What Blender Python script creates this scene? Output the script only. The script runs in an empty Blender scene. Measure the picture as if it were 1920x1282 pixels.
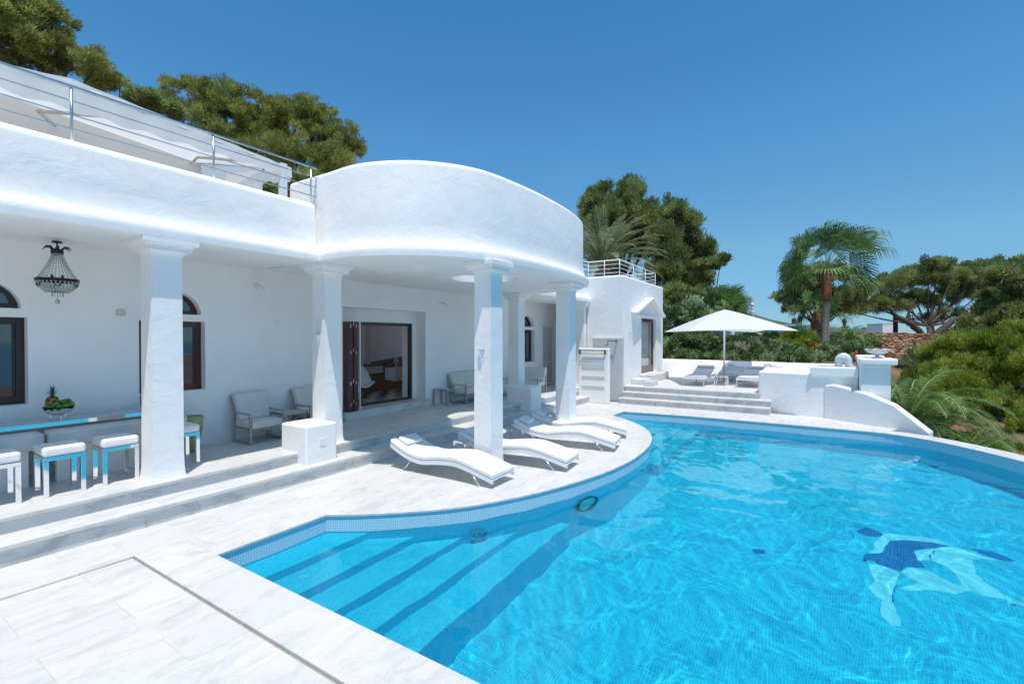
import bpy, bmesh, math, random
import numpy as np
from mathutils import Vector, Matrix
D = bpy.data
SC = bpy.context.scene
COL = SC.collection
R = math.radians
PI = math.pi

# ------------------------------------------------------------------ camera, sky, sun, exposure
F, CX, CY, H = 895.0, 960.0, 641.0, 1.95
YAW, PITCH = R(32.85), R(0.576)
cam = D.cameras.new('camera'); cam.sensor_width = 36.0; cam.lens = 36.0 * F / 1920.0
cam.clip_start = 0.05; cam.clip_end = 8000
camo = D.objects.new('camera', cam); COL.objects.link(camo)
camo.location = (0, 0, H)
camo.rotation_euler = (R(90) - PITCH, 0, YAW - R(90))
SC.camera = camo

SUN_DIR = Vector((-0.205, -0.21, 1.0)).normalized()      # towards the sun
SUN_EL = math.asin(SUN_DIR.z)
w = D.worlds.new('World'); SC.world = w; w.use_nodes = True
nt = w.node_tree
sky = nt.nodes.new('ShaderNodeTexSky'); sky.sky_type = 'NISHITA'; sky.sun_disc = False
sky.sun_elevation = SUN_EL
sky.sun_rotation = math.atan2(SUN_DIR.x, SUN_DIR.y)
sky.altitude = 0; sky.air_density = 1.0; sky.dust_density = 0.0; sky.ozone_density = 4.0
bg = nt.nodes['Background']; bg.inputs[1].default_value = 0.115
tn = nt.nodes.new('ShaderNodeMixRGB'); tn.blend_type = 'MULTIPLY'; tn.inputs[0].default_value = 1.0
tco = nt.nodes.new('ShaderNodeTexCoord'); sx = nt.nodes.new('ShaderNodeSeparateXYZ'); nt.links.new(tco.outputs['Generated'], sx.inputs[0])
rp = nt.nodes.new('ShaderNodeValToRGB'); nt.links.new(sx.outputs['Z'], rp.inputs[0]); nt.links.new(rp.outputs[0], tn.inputs[2])
while len(rp.color_ramp.elements) < 5: rp.color_ramp.elements.new(0.5)
for e, (p, c) in zip(rp.color_ramp.elements, ((0.0, (.30, .52, .78)), (.06, (.36, .58, .78)), (.17, (.55, .81, .85)), (.35, (.48, .94, 1.06)), (.6, (.37, .95, 1.13)))):
    e.position = p; e.color = (*c, 1)
nt.links.new(sky.outputs[0], tn.inputs[1]); nt.links.new(tn.outputs[0], bg.inputs[0])
sl = D.lights.new('sun', 'SUN'); sl.energy = 3.5; sl.angle = R(0.5); sl.color = (1.0, 0.955, 0.875)
slo = D.objects.new('sun', sl); COL.objects.link(slo)
slo.rotation_euler = SUN_DIR.to_track_quat('Z', 'Y').to_euler()
slo.location = (0, 0, 30)
sl.cycles.is_caustics_light = True
SC.view_settings.view_transform = 'Standard'
SC.view_settings.look = 'None'
SC.view_settings.exposure = 0.30
SC.view_settings.gamma = 1.0
SC.cycles.use_denoising = True
SC.cycles.max_bounces = 14
SC.cycles.transmission_bounces = 8
SC.cycles.diffuse_bounces = 10

FW = Vector((math.cos(YAW) * math.cos(PITCH), math.sin(YAW) * math.cos(PITCH), -math.sin(PITCH)))
RT = Vector((math.sin(YAW), -math.cos(YAW), 0)); UP = RT.cross(FW)
CAM = Vector((0, 0, H))
def ray(px, py): return FW + RT * ((px - CX) / F) - UP * ((py - CY) / F)
def at(px, py, d): return CAM + ray(px, py) * d                 # point at forward distance d
def onz(px, py, z): r = ray(px, py); return CAM + r * ((z - H) / r.z)
def onx(px, py, x): r = ray(px, py); return CAM + r * (x / r.x)
def ony(px, py, y): r = ray(px, py); return CAM + r * (y / r.y)

# ------------------------------------------------------------------ materials
def newmat(name):
    m = D.materials.new(name); m.use_nodes = True
    return m, m.node_tree, m.node_tree.nodes['Principled BSDF']
def N(nt, t, **kw):
    n = nt.nodes.new(t)
    for k, v in kw.items():
        if k.startswith('i_'): n.inputs[k[2:].replace('_', ' ')].default_value = v
        else: setattr(n, k, v)
    return n
def ramp(nt, fac, stops):
    r = nt.nodes.new('ShaderNodeValToRGB')
    while len(r.color_ramp.elements) < len(stops): r.color_ramp.elements.new(0.5)
    for e, (p, c) in zip(r.color_ramp.elements, stops):
        e.position = p; e.color = (*c, 1)
    nt.links.new(fac, r.inputs[0]); return r.outputs[0]
def mat(name, col, rough=0.5, metal=0.0, nscale=0, namt=0.0, bump=0.0, bscale=30, spec=None, coat=0.0, stretch=None):
    m, nt, b = newmat(name)
    b.inputs['Base Color'].default_value = (*col, 1); b.inputs['Roughness'].default_value = rough
    b.inputs['Metallic'].default_value = metal
    if spec is not None: b.inputs['Specular IOR Level'].default_value = spec
    if coat: b.inputs['Coat Weight'].default_value = coat
    tc = N(nt, 'ShaderNodeTexCoord'); src = tc.outputs['Object']
    if stretch:
        mp = N(nt, 'ShaderNodeMapping'); mp.inputs['Scale'].default_value = stretch
        nt.links.new(src, mp.inputs[0]); src = mp.outputs[0]
    if nscale:
        n = N(nt, 'ShaderNodeTexNoise'); n.inputs['Scale'].default_value = nscale; n.inputs['Detail'].default_value = 6
        nt.links.new(src, n.inputs['Vector'])
        lo = tuple(max(0, c * (1 - namt)) for c in col); hi = tuple(min(1, c * (1 + namt * .6)) for c in col)
        nt.links.new(ramp(nt, n.outputs[0], [(0.3, lo), (0.7, hi)]), b.inputs['Base Color'])
    if bump:
        n2 = N(nt, 'ShaderNodeTexNoise'); n2.inputs['Scale'].default_value = bscale; n2.inputs['Detail'].default_value = 5
        nt.links.new(src, n2.inputs['Vector'])
        bp = N(nt, 'ShaderNodeBump'); bp.inputs['Strength'].default_value = bump; bp.inputs['Distance'].default_value = 0.02
        nt.links.new(n2.outputs[0], bp.inputs['Height']); nt.links.new(bp.outputs[0], b.inputs['Normal'])
    return m

def plaster_mat(name, col):
    m, nt, b = newmat(name)
    b.inputs['Roughness'].default_value = 0.75; b.inputs['Specular IOR Level'].default_value = 0.25
    tc = N(nt, 'ShaderNodeTexCoord')
    n = N(nt, 'ShaderNodeTexNoise', i_Scale=1.3, i_Detail=7.0, i_Roughness=0.6)
    nt.links.new(tc.outputs['Object'], n.inputs['Vector'])
    nt.links.new(ramp(nt, n.outputs[0], [(0.3, tuple(c * .93 for c in col)), (0.65, col)]), b.inputs['Base Color'])
    n2 = N(nt, 'ShaderNodeTexNoise', i_Scale=2.6, i_Detail=8.0, i_Roughness=0.62, i_Distortion=0.6)
    nt.links.new(tc.outputs['Object'], n2.inputs['Vector'])
    bp = N(nt, 'ShaderNodeBump'); bp.inputs['Strength'].default_value = 0.35; bp.inputs['Distance'].default_value = 0.05
    nt.links.new(n2.outputs[0], bp.inputs['Height']); nt.links.new(bp.outputs[0], b.inputs['Normal'])
    return m
PLASTER = plaster_mat('white_plaster', (0.90, 0.887, 0.865))
CREAM = plaster_mat('cream_plaster', (0.70, 0.69, 0.66))

def marble_mat(name, brick=True, bw=0.86, bh=0.40, base=(0.665, 0.655, 0.635), vein=(0.55, 0.55, 0.545), rough=0.42):
    m, nt, b = newmat(name)
    b.inputs['Roughness'].default_value = rough
    tc = N(nt, 'ShaderNodeTexCoord')
    mp = N(nt, 'ShaderNodeMapping'); mp.inputs['Scale'].default_value = (0.9, 2.1, 2.1); mp.inputs['Rotation'].default_value = (0, 0, 0.18)
    nt.links.new(tc.outputs['Object'], mp.inputs[0])
    src = mp.outputs[0]
    if brick:   # each slab gets its own piece of stone
        br = N(nt, 'ShaderNodeTexBrick', offset=0.42, offset_frequency=2, squash=1.0)
        br.inputs['Scale'].default_value = 1.0; br.inputs['Brick Width'].default_value = bw; br.inputs['Row Height'].default_value = bh
        br.inputs['Mortar Size'].default_value = 0.0028; br.inputs['Mortar Smooth'].default_value = 0.3
        br.inputs['Color1'].default_value = (0, 0, 0, 1); br.inputs['Color2'].default_value = (1, 1, 1, 1); br.inputs['Mortar'].default_value = (0, 0, 0, 1)
        nt.links.new(tc.outputs['Object'], br.inputs['Vector'])
        va = N(nt, 'ShaderNodeVectorMath', operation='MULTIPLY'); va.inputs[1].default_value = (9, 7, 5)
        nt.links.new(br.outputs['Color'], va.inputs[0])
        ad = N(nt, 'ShaderNodeVectorMath', operation='ADD')
        nt.links.new(mp.outputs[0], ad.inputs[0]); nt.links.new(va.outputs[0], ad.inputs[1]); src = ad.outputs[0]
    n = N(nt, 'ShaderNodeTexNoise', i_Scale=2.0, i_Detail=10.0, i_Roughness=0.66, i_Distortion=1.3)
    nt.links.new(src, n.inputs['Vector'])
    c1 = ramp(nt, n.outputs[0], [(0.36, vein), (0.5, base), (0.64, tuple(min(1, c * 1.04) for c in base)), (0.75, tuple((a * .45 + v * .55) for a, v in zip(base, vein)))])
    n3 = N(nt, 'ShaderNodeTexNoise', i_Scale=0.8, i_Detail=5.0, i_Distortion=0.8)
    nt.links.new(src, n3.inputs['Vector'])
    warm = ramp(nt, n3.outputs[0], [(0.42, (1, 1, 1)), (0.62, (1.0, .985, .955)), (0.72, (0.95, 0.93, 0.88))])
    mx = N(nt, 'ShaderNodeMixRGB', blend_type='MULTIPLY'); mx.inputs[0].default_value = 1.0
    nt.links.new(c1, mx.inputs[1]); nt.links.new(warm, mx.inputs[2]); outc = mx.outputs[0]
    if brick:
        mg = N(nt, 'ShaderNodeMixRGB', blend_type='MIX'); mg.inputs[2].default_value = (0.52, 0.51, 0.49, 1)
        nt.links.new(br.outputs['Fac'], mg.inputs[0]); nt.links.new(outc, mg.inputs[1]); outc = mg.outputs[0]
        sep = N(nt, 'ShaderNodeSeparateColor'); nt.links.new(br.outputs['Color'], sep.inputs[0])
        tone = ramp(nt, sep.outputs[0], [(0.0, (0.935, 0.94, 0.95)), (1.0, (1, 1, 0.995))])
        mt = N(nt, 'ShaderNodeMixRGB', blend_type='MULTIPLY'); mt.inputs[0].default_value = 1.0
        nt.links.new(outc, mt.inputs[1]); nt.links.new(tone, mt.inputs[2]); outc = mt.outputs[0]
    nt.links.new(outc, b.inputs['Base Color'])
    return m
MARBLE = marble_mat('marble_paving')
MARBLE_STEP = marble_mat('marble_step', bw=1.3, bh=9.0, base=(0.65, 0.645, 0.625), vein=(0.46, 0.47, 0.475))
MARBLE_COPING = marble_mat('marble_coping', bw=9.0, bh=1.05)
GROUT = mat('old_grout', (0.36, 0.33, 0.28), 0.9, nscale=60, namt=.35)

def mosaic_mat(name, c1, c2, grout, size=0.025):
    m, nt, b = newmat(name)
    b.inputs['Roughness'].default_value = 0.18
    uv = N(nt, 'ShaderNodeUVMap'); uv.uv_map = 'UVMap'
    br = N(nt, 'ShaderNodeTexBrick', offset=0.0, squash=1.0)
    br.inputs['Scale'].default_value = 1.0; br.inputs['Brick Width'].default_value = size; br.inputs['Row Height'].default_value = size
    br.inputs['Mortar Size'].default_value = size * 0.07; br.inputs['Mortar Smooth'].default_value = 0.1; br.inputs['Bias'].default_value = 0.0
    br.inputs['Color1'].default_value = (*c1, 1); br.inputs['Color2'].default_value = (*c2, 1); br.inputs['Mortar'].default_value = (*grout, 1)
    nt.links.new(uv.outputs[0], br.inputs['Vector'])
    nt.links.new(br.outputs['Color'], b.inputs['Base Color'])
    return m
MOSAIC = mosaic_mat('pool_mosaic', (0.010, 0.43, 0.60), (0.018, 0.54, 0.72), (0.16, 0.66, 0.78))
MOSAIC_BAND_LIT = mosaic_mat('sunlit_band_mosaic', (0.50, 0.70, 0.78), (0.58, 0.76, 0.82), (0.24, 0.44, 0.55))  # same pool tile painted paler, standing in for sun on the strip above water
MOSAIC_DARK = mosaic_mat('mosaic_dark', (0.005, 0.10, 0.32), (0.01, 0.14, 0.40), (0.10, 0.28, 0.45))
MOSAIC_PALE = mosaic_mat('mosaic_pale', (0.30, 0.74, 0.78), (0.36, 0.82, 0.84), (0.45, 0.72, 0.76))

def water_mat():
    m, nt, b = newmat('pool_water')
    nt.nodes.remove(b); out = nt.nodes['Material Output']
    g = N(nt, 'ShaderNodeBsdfGlass'); g.inputs['IOR'].default_value = 1.33; g.inputs['Roughness'].default_value = 0.0
    g.inputs['Color'].default_value = (0.62, 0.985, 1.0, 1)
    nt.links.new(g.outputs[0], out.inputs['Surface'])
    return m
WATER = water_mat()

def leaf_mat(name, dark, mid, light, transl=0.25):
    m, nt, b = newmat(name); out = nt.nodes['Material Output']
    a = N(nt, 'ShaderNodeAttribute'); a.attribute_name = 'tint'
    c = ramp(nt, a.outputs['Fac'], [(0.0, dark), (0.5, mid), (1.0, light)])
    nt.links.new(c, b.inputs['Base Color']); b.inputs['Roughness'].default_value = 0.55; b.inputs['Specular IOR Level'].default_value = 0.3
    t = N(nt, 'ShaderNodeBsdfTranslucent'); nt.links.new(c, t.inputs[0])
    mx = N(nt, 'ShaderNodeMixShader'); mx.inputs[0].default_value = transl
    nt.links.new(b.outputs[0], mx.inputs[1]); nt.links.new(t.outputs[0], mx.inputs[2]); nt.links.new(mx.outputs[0], out.inputs['Surface'])
    return m
PINE = leaf_mat('pine_needles', (0.11, 0.12, 0.04), (0.30, 0.33, 0.08), (0.56, 0.58, 0.18), .42)
PINE_DK = leaf_mat('pine_needles_dark', (0.09, 0.12, 0.045), (0.25, 0.31, 0.10), (0.52, 0.58, 0.22), .45)
PINE_SCRUB = leaf_mat('pine_scrub', (0.08, 0.14, 0.02), (0.30, 0.38, 0.05), (0.62, 0.68, 0.15), .42)
GREEN = leaf_mat('glossy_leaves', (0.04, 0.09, 0.03), (0.17, 0.28, 0.09), (0.62, 0.70, 0.42), .35)
OLEANDER = leaf_mat('oleander_leaves', (0.05, 0.10, 0.03), (0.17, 0.26, 0.09), (0.75, 0.70, 0.55), .3)
DRY = leaf_mat('dry_scrub', (0.08, 0.08, 0.03), (0.17, 0.16, 0.07), (0.30, 0.26, 0.13))
PALM = leaf_mat('palm_leaves', (0.03, 0.09, 0.025), (0.10, 0.20, 0.05), (0.36, 0.46, 0.16), .3)
PALM_GREY = leaf_mat('date_palm_leaves', (0.08, 0.13, 0.06), (0.20, 0.27, 0.13), (0.45, 0.48, 0.30), .3)
BARK = mat('bark', (0.10, 0.075, 0.058), 0.95, nscale=8, namt=.5, bump=.6, bscale=14, stretch=(4, 4, 1))
PALMBARK = mat('palm_bark', (0.33, 0.27, 0.22), 0.95, nscale=10, namt=.4, bump=.8, bscale=9, stretch=(1, 1, 9))
PALMFIBRE = mat('palm_fibre', (0.30, 0.11, 0.05), 0.95, nscale=14, namt=.6, bump=.8, bscale=14)
ORANGE = mat('orange_stalks', (0.75, 0.30, 0.03), 0.7, nscale=9, namt=.3)
CHROME = mat('chrome', (0.86, 0.86, 0.85), 0.06, 1.0)
STEEL = mat('brushed_steel', (0.50, 0.48, 0.46), 0.28, 1.0, nscale=20, namt=.15)
RAIL_STEEL = mat('rail_steel', (0.62, 0.65, 0.68), 0.3, 1.0, nscale=20, namt=.1)
CUSHION = mat('white_canvas', (0.82, 0.82, 0.80), 0.85, nscale=5, namt=.05, bump=.25, bscale=18)
CUSHION_GREY = mat('offwhite_canvas', (0.66, 0.66, 0.62), 0.85, nscale=5, namt=.06, bump=.25, bscale=14)
WHITEMETAL = mat('white_metal', (0.80, 0.81, 0.82), 0.35, nscale=6, namt=.03)
GREYMESH = mat('grey_mesh_fabric', (0.55, 0.57, 0.60), 0.7, nscale=30, namt=.08)
FABRIC = mat('umbrella_fabric', (0.86, 0.86, 0.87), 0.8, nscale=4, namt=.03)
DARKWOOD = mat('mahogany', (0.085, 0.018, 0.015), 0.35, nscale=7, namt=.45, stretch=(1, 1, .1), coat=.3)
DARKWOOD2 = mat('dark_mahogany', (0.035, 0.02, 0.022), 0.35, nscale=7, namt=.3, coat=.2)
DARKMETAL = mat('dark_bronze', (0.035, 0.032, 0.03), 0.45, 0.6, nscale=20, namt=.3)
LIME = mat('lime_skin', (0.10, 0.24, 0.02), 0.4, nscale=16, namt=.5, bump=.15, bscale=60)
OLIVEPOT = mat('olive_glaze', (0.36, 0.38, 0.17), 0.45, nscale=6, namt=.12)
STONE = mat('white_stone', (0.62, 0.66, 0.66), 0.7, nscale=6, namt=.15, bump=.3, bscale=10)
TILEGREY = mat('shower_tile', (0.55, 0.57, 0.57), 0.3, nscale=2, namt=.06)
BLACK = mat('black_metal', (0.02, 0.02, 0.022), 0.4, 0.3)
IVORY = mat('ivory_plastic', (0.62, 0.58, 0.46), 0.4)
LOUVRE = mat('louvre_paint', (0.70, 0.71, 0.66), 0.5, nscale=5, namt=.04)

def glass_pane_mat():
    m, nt, b = newmat('window_glass')
    b.inputs['Base Color'].default_value = (0.03, 0.05, 0.065, 1); b.inputs['Roughness'].default_value = 0.03
    b.inputs['IOR'].default_value = 1.9; b.inputs['Coat Weight'].default_value = 1.0; b.inputs['Coat Roughness'].default_value = 0.02
    return m
PANE = glass_pane_mat()
def clear_glass():
    m, nt, b = newmat('clear_glass')
    b.inputs['Transmission Weight'].default_value = 1.0; b.inputs['Roughness'].default_value = 0.02; b.inputs['IOR'].default_value = 1.2
    b.inputs['Base Color'].default_value = (0.95, 0.97, 0.97, 1)
    return m
CLEAR = clear_glass()
def sheer():
    m, nt, b = newmat('door_glass'); out = nt.nodes['Material Output']
    t = N(nt, 'ShaderNodeBsdfTransparent'); g = N(nt, 'ShaderNodeBsdfGlossy'); g.inputs['Roughness'].default_value = .02
    fr = N(nt, 'ShaderNodeFresnel'); fr.inputs['IOR'].default_value = 1.4
    mx = N(nt, 'ShaderNodeMixShader'); mx.inputs[0].default_value = .18; nt.links.new(t.outputs[0], mx.inputs[1]); nt.links.new(g.outputs[0], mx.inputs[2]); nt.links.new(mx.outputs[0], out.inputs['Surface'])
    return m
SHEER = sheer()
CLOTH_ = mat('sheer_curtain', (.78, .80, .80), .9)
def crystal():
    m, nt, b = newmat('crystal_beads'); out = nt.nodes['Material Output']
    b.inputs['Base Color'].default_value = (0.50, 0.50, 0.42, 1); b.inputs['Roughness'].default_value = 0.12; b.inputs['Metallic'].default_value = 0.35
    return m
CRYSTAL = crystal()
def checker():
    m, nt, b = newmat('checker_floor')
    tc = N(nt, 'ShaderNodeTexCoord'); c = N(nt, 'ShaderNodeTexChecker'); c.inputs['Scale'].default_value = 3.3
    c.inputs[1].default_value = (0.70, 0.72, 0.72, 1); c.inputs[2].default_value = (0.015, 0.017, 0.02, 1)
    nt.links.new(tc.outputs['Object'], c.inputs[0]); nt.links.new(c.outputs[0], b.inputs['Base Color']); b.inputs['Roughness'].default_value = 0.15
    return m
CHECK = checker()
def pineapple():
    m, nt, b = newmat('pineapple_skin')
    tc = N(nt, 'ShaderNodeTexCoord'); v = N(nt, 'ShaderNodeTexVoronoi'); v.inputs['Scale'].default_value = 34
    nt.links.new(tc.outputs['Object'], v.inputs['Vector'])
    nt.links.new(ramp(nt, v.outputs['Distance'], [(0.12, (0.62, 0.34, 0.04)), (0.5, (0.07, 0.035, 0.01))]), b.inputs['Base Color'])
    b.inputs['Roughness'].default_value = 0.6
    return m
PINEAPPLE = pineapple()
def stonewall_mat():
    m, nt, b = newmat('terrace_stone')
    tc = N(nt, 'ShaderNodeTexCoord')
    mp = N(nt, 'ShaderNodeMapping'); mp.inputs['Scale'].default_value = (1, 1, 2.4); nt.links.new(tc.outputs['Object'], mp.inputs[0])
    v = N(nt, 'ShaderNodeTexVoronoi'); v.inputs['Scale'].default_value = 2.1; nt.links.new(mp.outputs[0], v.inputs['Vector'])
    v2 = N(nt, 'ShaderNodeTexVoronoi', feature='DISTANCE_TO_EDGE'); v2.inputs['Scale'].default_value = 2.1; nt.links.new(mp.outputs[0], v2.inputs['Vector'])
    sep = N(nt, 'ShaderNodeSeparateColor'); nt.links.new(v.outputs['Color'], sep.inputs[0])
    c = ramp(nt, sep.outputs[0], [(0.0, (0.20, 0.09, 0.05)), (0.35, (0.40, 0.20, 0.10)), (0.7, (0.52, 0.32, 0.19)), (1.0, (0.62, 0.48, 0.34))])
    e = ramp(nt, v2.outputs['Distance'], [(0.0, (0.18, 0.14, 0.12)), (0.09, (1, 1, 1))])
    mx = N(nt, 'ShaderNodeMixRGB', blend_type='MULTIPLY'); mx.inputs[0].default_value = 1
    nt.links.new(c, mx.inputs[1]); nt.links.new(e, mx.inputs[2]); nt.links.new(mx.outputs[0], b.inputs['Base Color'])
    bp = N(nt, 'ShaderNodeBump'); bp.inputs['Strength'].default_value = 1.0; bp.inputs['Distance'].default_value = 0.15
    nt.links.new(v2.outputs['Distance'], bp.inputs['Height']); nt.links.new(bp.outputs[0], b.inputs['Normal'])
    b.inputs['Roughness'].default_value = 0.95
    return m
STONEWALL = stonewall_mat()
SOIL = mat('garden_soil', (0.20, 0.12, 0.07), 0.95, nscale=0.6, namt=.5, bump=.5, bscale=4)
HILLM = mat('hill_scrub', (0.10, 0.12, 0.10), 0.95, nscale=.05, namt=.5)
SEA = mat('sea_water', (0.03, 0.12, 0.22), 0.25, nscale=.02, namt=.2)
TURQ = plaster_mat('turquoise_plaster', (0.25, 0.62, 0.62))

# ------------------------------------------------------------------ mesh helpers
class MB:
    def __init__(s): s.v = []; s.f = []; s.uv = None
    def add(s, vs, fs):
        o = len(s.v); s.v += [tuple(p) for p in vs]; s.f += [tuple(i + o for i in f) for f in fs]; return s
    def box(s, x0, y0, z0, x1, y1, z1):
        return s.add([(x0, y0, z0), (x1, y0, z0), (x1, y1, z0), (x0, y1, z0), (x0, y0, z1), (x1, y0, z1), (x1, y1, z1), (x0, y1, z1)],
                     [(0, 3, 2, 1), (4, 5, 6, 7), (0, 1, 5, 4), (1, 2, 6, 5), (2, 3, 7, 6), (3, 0, 4, 7)])
    def prism(s, poly, z0, z1):                         # poly counter-clockwise in XY
        n = len(poly)
        return s.add([(p[0], p[1], z0) for p in poly] + [(p[0], p[1], z1) for p in poly],
                     [tuple(range(n - 1, -1, -1)), tuple(range(n, 2 * n))] + [(i, (i + 1) % n, n + (i + 1) % n, n + i) for i in range(n)])
    def prism_xz(s, poly, y0, y1):                      # poly in XZ, extruded in Y
        n = len(poly)
        return s.add([(p[0], y0, p[1]) for p in poly] + [(p[0], y1, p[1]) for p in poly],
                     [tuple(range(n)), tuple(range(2 * n - 1, n - 1, -1))] + [((i + 1) % n, i, n + i, n + (i + 1) % n) for i in range(n)])
    def prism_yz(s, poly, x0, x1):
        n = len(poly)
        return s.add([(x0, p[0], p[1]) for p in poly] + [(x1, p[0], p[1]) for p in poly],
                     [tuple(range(n - 1, -1, -1)), tuple(range(n, 2 * n))] + [(i, (i + 1) % n, n + (i + 1) % n, n + i) for i in range(n)])
    def tube(s, pts, r, n=8, caps=True):
        pts = [Vector(p) for p in pts]; rs = r if isinstance(r, (list, tuple)) else [r] * len(pts)
        vs = []; fs = []; up = None
        for i, p in enumerate(pts):
            t = (pts[min(i + 1, len(pts) - 1)] - pts[max(i - 1, 0)]).normalized()
            if up is None: up = Vector((0, 0, 1)) if abs(t.z) < .9 else Vector((1, 0, 0))
            a = t.cross(up).normalized(); b = a.cross(t).normalized(); up = b
            for k in range(n):
                q = 2 * PI * k / n; vs.append(p + (a * math.cos(q) + b * math.sin(q)) * rs[i])
        for i in range(len(pts) - 1):
            for k in range(n): fs.append((i * n + k, i * n + (k + 1) % n, (i + 1) * n + (k + 1) % n, (i + 1) * n + k))
        if caps: fs += [tuple(range(n - 1, -1, -1)), tuple((len(pts) - 1) * n + k for k in range(n))]
        return s.add(vs, fs)
    def lathe(s, prof, c=(0, 0, 0), n=24, sq=False, rot=0):          # prof: (radius, z)
        vs = []; fs = []
        if sq: n = 4; rot = PI / 4
        for r_, z in prof:
            for k in range(n):
                q = 2 * PI * k / n + rot; rr = r_ * (math.sqrt(2) if sq else 1)
                vs.append((c[0] + rr * math.cos(q), c[1] + rr * math.sin(q), c[2] + z))
        for i in range(len(prof) - 1):
            for k in range(n): fs.append((i * n + k, i * n + (k + 1) % n, (i + 1) * n + (k + 1) % n, (i + 1) * n + k))
        fs += [tuple(range(n - 1, -1, -1)), tuple((len(prof) - 1) * n + k for k in range(n))]
        return s.add(vs, fs)
    def ball(s, c, r, n=10, sq=(1, 1, 1)):
        m = n // 2 + 1; vs = []; fs = []
        for i in range(m + 1):
            t = PI * i / m
            for k in range(n):
                q = 2 * PI * k / n; vs.append((c[0] + r * sq[0] * math.sin(t) * math.cos(q), c[1] + r * sq[1] * math.sin(t) * math.sin(q), c[2] - r * sq[2] * math.cos(t)))
        for i in range(m):
            for k in range(n): fs.append((i * n + k, i * n + (k + 1) % n, (i + 1) * n + (k + 1) % n, (i + 1) * n + k))
        return s.add(vs, fs)
    def sweep(s, path, prof, caps=True):                # path XY list, profile (outward offset, z); outward = right of travel
        n = len(prof); P = [Vector((p[0], p[1])) for p in path]; vs = []; fs = []
        for i, p in enumerate(P):
            a = (p - P[i - 1]).normalized() if i else (P[1] - p).normalized()
            b = (P[i + 1] - p).normalized() if i < len(P) - 1 else a
            na = Vector((a.y, -a.x)); nb = Vector((b.y, -b.x)); m = (na + nb).normalized(); k = 1 / max(.35, m.dot(na))
            for o, z in prof: vs.append((p.x + m.x * o * k, p.y + m.y * o * k, z))
        for i in range(len(P) - 1):
            for k in range(n - 1): fs.append((i * n + k, (i + 1) * n + k, (i + 1) * n + k + 1, i * n + k + 1))
        if caps: fs += [tuple(range(n)), tuple((len(P) - 1) * n + k for k in range(n - 1, -1, -1))]
        return s.add(vs, fs)
    def build(s, name, m, parent=None, bevel=0, seg=3, smooth=False, sub=0, fix=True, angle=None):
        me = D.meshes.new(name); me.from_pydata(s.v, [], s.f)
        if fix:
            bm = bmesh.new(); bm.from_mesh(me); bmesh.ops.recalc_face_normals(bm, faces=bm.faces); bm.to_mesh(me); bm.free()
        if s.uv: 
            ul = me.uv_layers.new(name='UVMap')
            for lp in me.loops: ul.data[lp.index].uv = s.uv[lp.vertex_index]
        ms = m if isinstance(m, (list, tuple)) else [m]
        for x in ms: me.materials.append(x)
        if smooth or bevel: me.polygons.foreach_set('use_smooth', [True] * len(me.polygons))
        if angle is not None:
            me.polygons.foreach_set('use_smooth', [True] * len(me.polygons))
            bm = bmesh.new(); bm.from_mesh(me)
            for e in bm.edges:
                if len(e.link_faces) == 2 and e.calc_face_angle(0) > angle: e.smooth = False
            bm.to_mesh(me); bm.free()
        o = D.objects.new(name, me); COL.objects.link(o); setpar(o, parent)
        if bevel:
            b = o.modifiers.new('bevel', 'BEVEL'); b.width = bevel; b.segments = seg; b.limit_method = 'ANGLE'; b.angle_limit = R(35); b.harden_normals = True
        if sub:
            b = o.modifiers.new('sub', 'SUBSURF'); b.levels = sub; b.render_levels = sub
        return o
def setpar(o, parent):
    if parent is not None:
        o.parent = parent
        o.matrix_parent_inverse = (Matrix.Translation(parent.location) @ parent.rotation_euler.to_matrix().to_4x4()).inverted() if parent.type == 'EMPTY' else Matrix.Identity(4)
def thing(name, label, cat, loc=(0, 0, 0), group=None):
    o = D.objects.new(name, None); COL.objects.link(o); o.location = loc; o['label'] = label; o['category'] = cat
    o.empty_display_size = .2
    if group: o['group'] = group
    return o
def tag(o, label, cat, group=None, kind=None):
    if label: o['label'] = label
    if cat: o['category'] = cat
    if group: o['group'] = group
    if kind: o['kind'] = kind
    return o
def struct(o): o['kind'] = 'structure'; return o
def copy_tree(o, parent=None):
    c = o.copy(); COL.objects.link(c)
    if parent is not None: c.parent = parent
    for ch in list(o.children): copy_tree(ch, c)
    return c
def spline(pts, per=8):
    P = [Vector(p) for p in pts]; out = []
    for i in range(len(P) - 1):
        p0 = P[max(0, i - 1)]; p1 = P[i]; p2 = P[i + 1]; p3 = P[min(len(P) - 1, i + 2)]
        for k in range(per):
            t = k / per
            out.append(.5 * ((2 * p1) + (-p0 + p2) * t + (2 * p0 - 5 * p1 + 4 * p2 - p3) * t * t + (-p0 + 3 * p1 - 3 * p2 + p3) * t ** 3))
    out.append(P[-1]); return out
def offs(path, d):                                      # offset to the right of travel
    P = [Vector((p[0], p[1])) for p in path]; o = []
    for i, p in enumerate(P):
        a = (p - P[i - 1]).normalized() if i else (P[1] - p).normalized()
        b = (P[i + 1] - p).normalized() if i < len(P) - 1 else a
        na = Vector((a.y, -a.x)); nb = Vector((b.y, -b.x)); m = (na + nb).normalized(); k = 1 / max(.35, m.dot(na))
        o.append((p.x + m.x * d * k, p.y + m.y * d * k))
    return o

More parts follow.
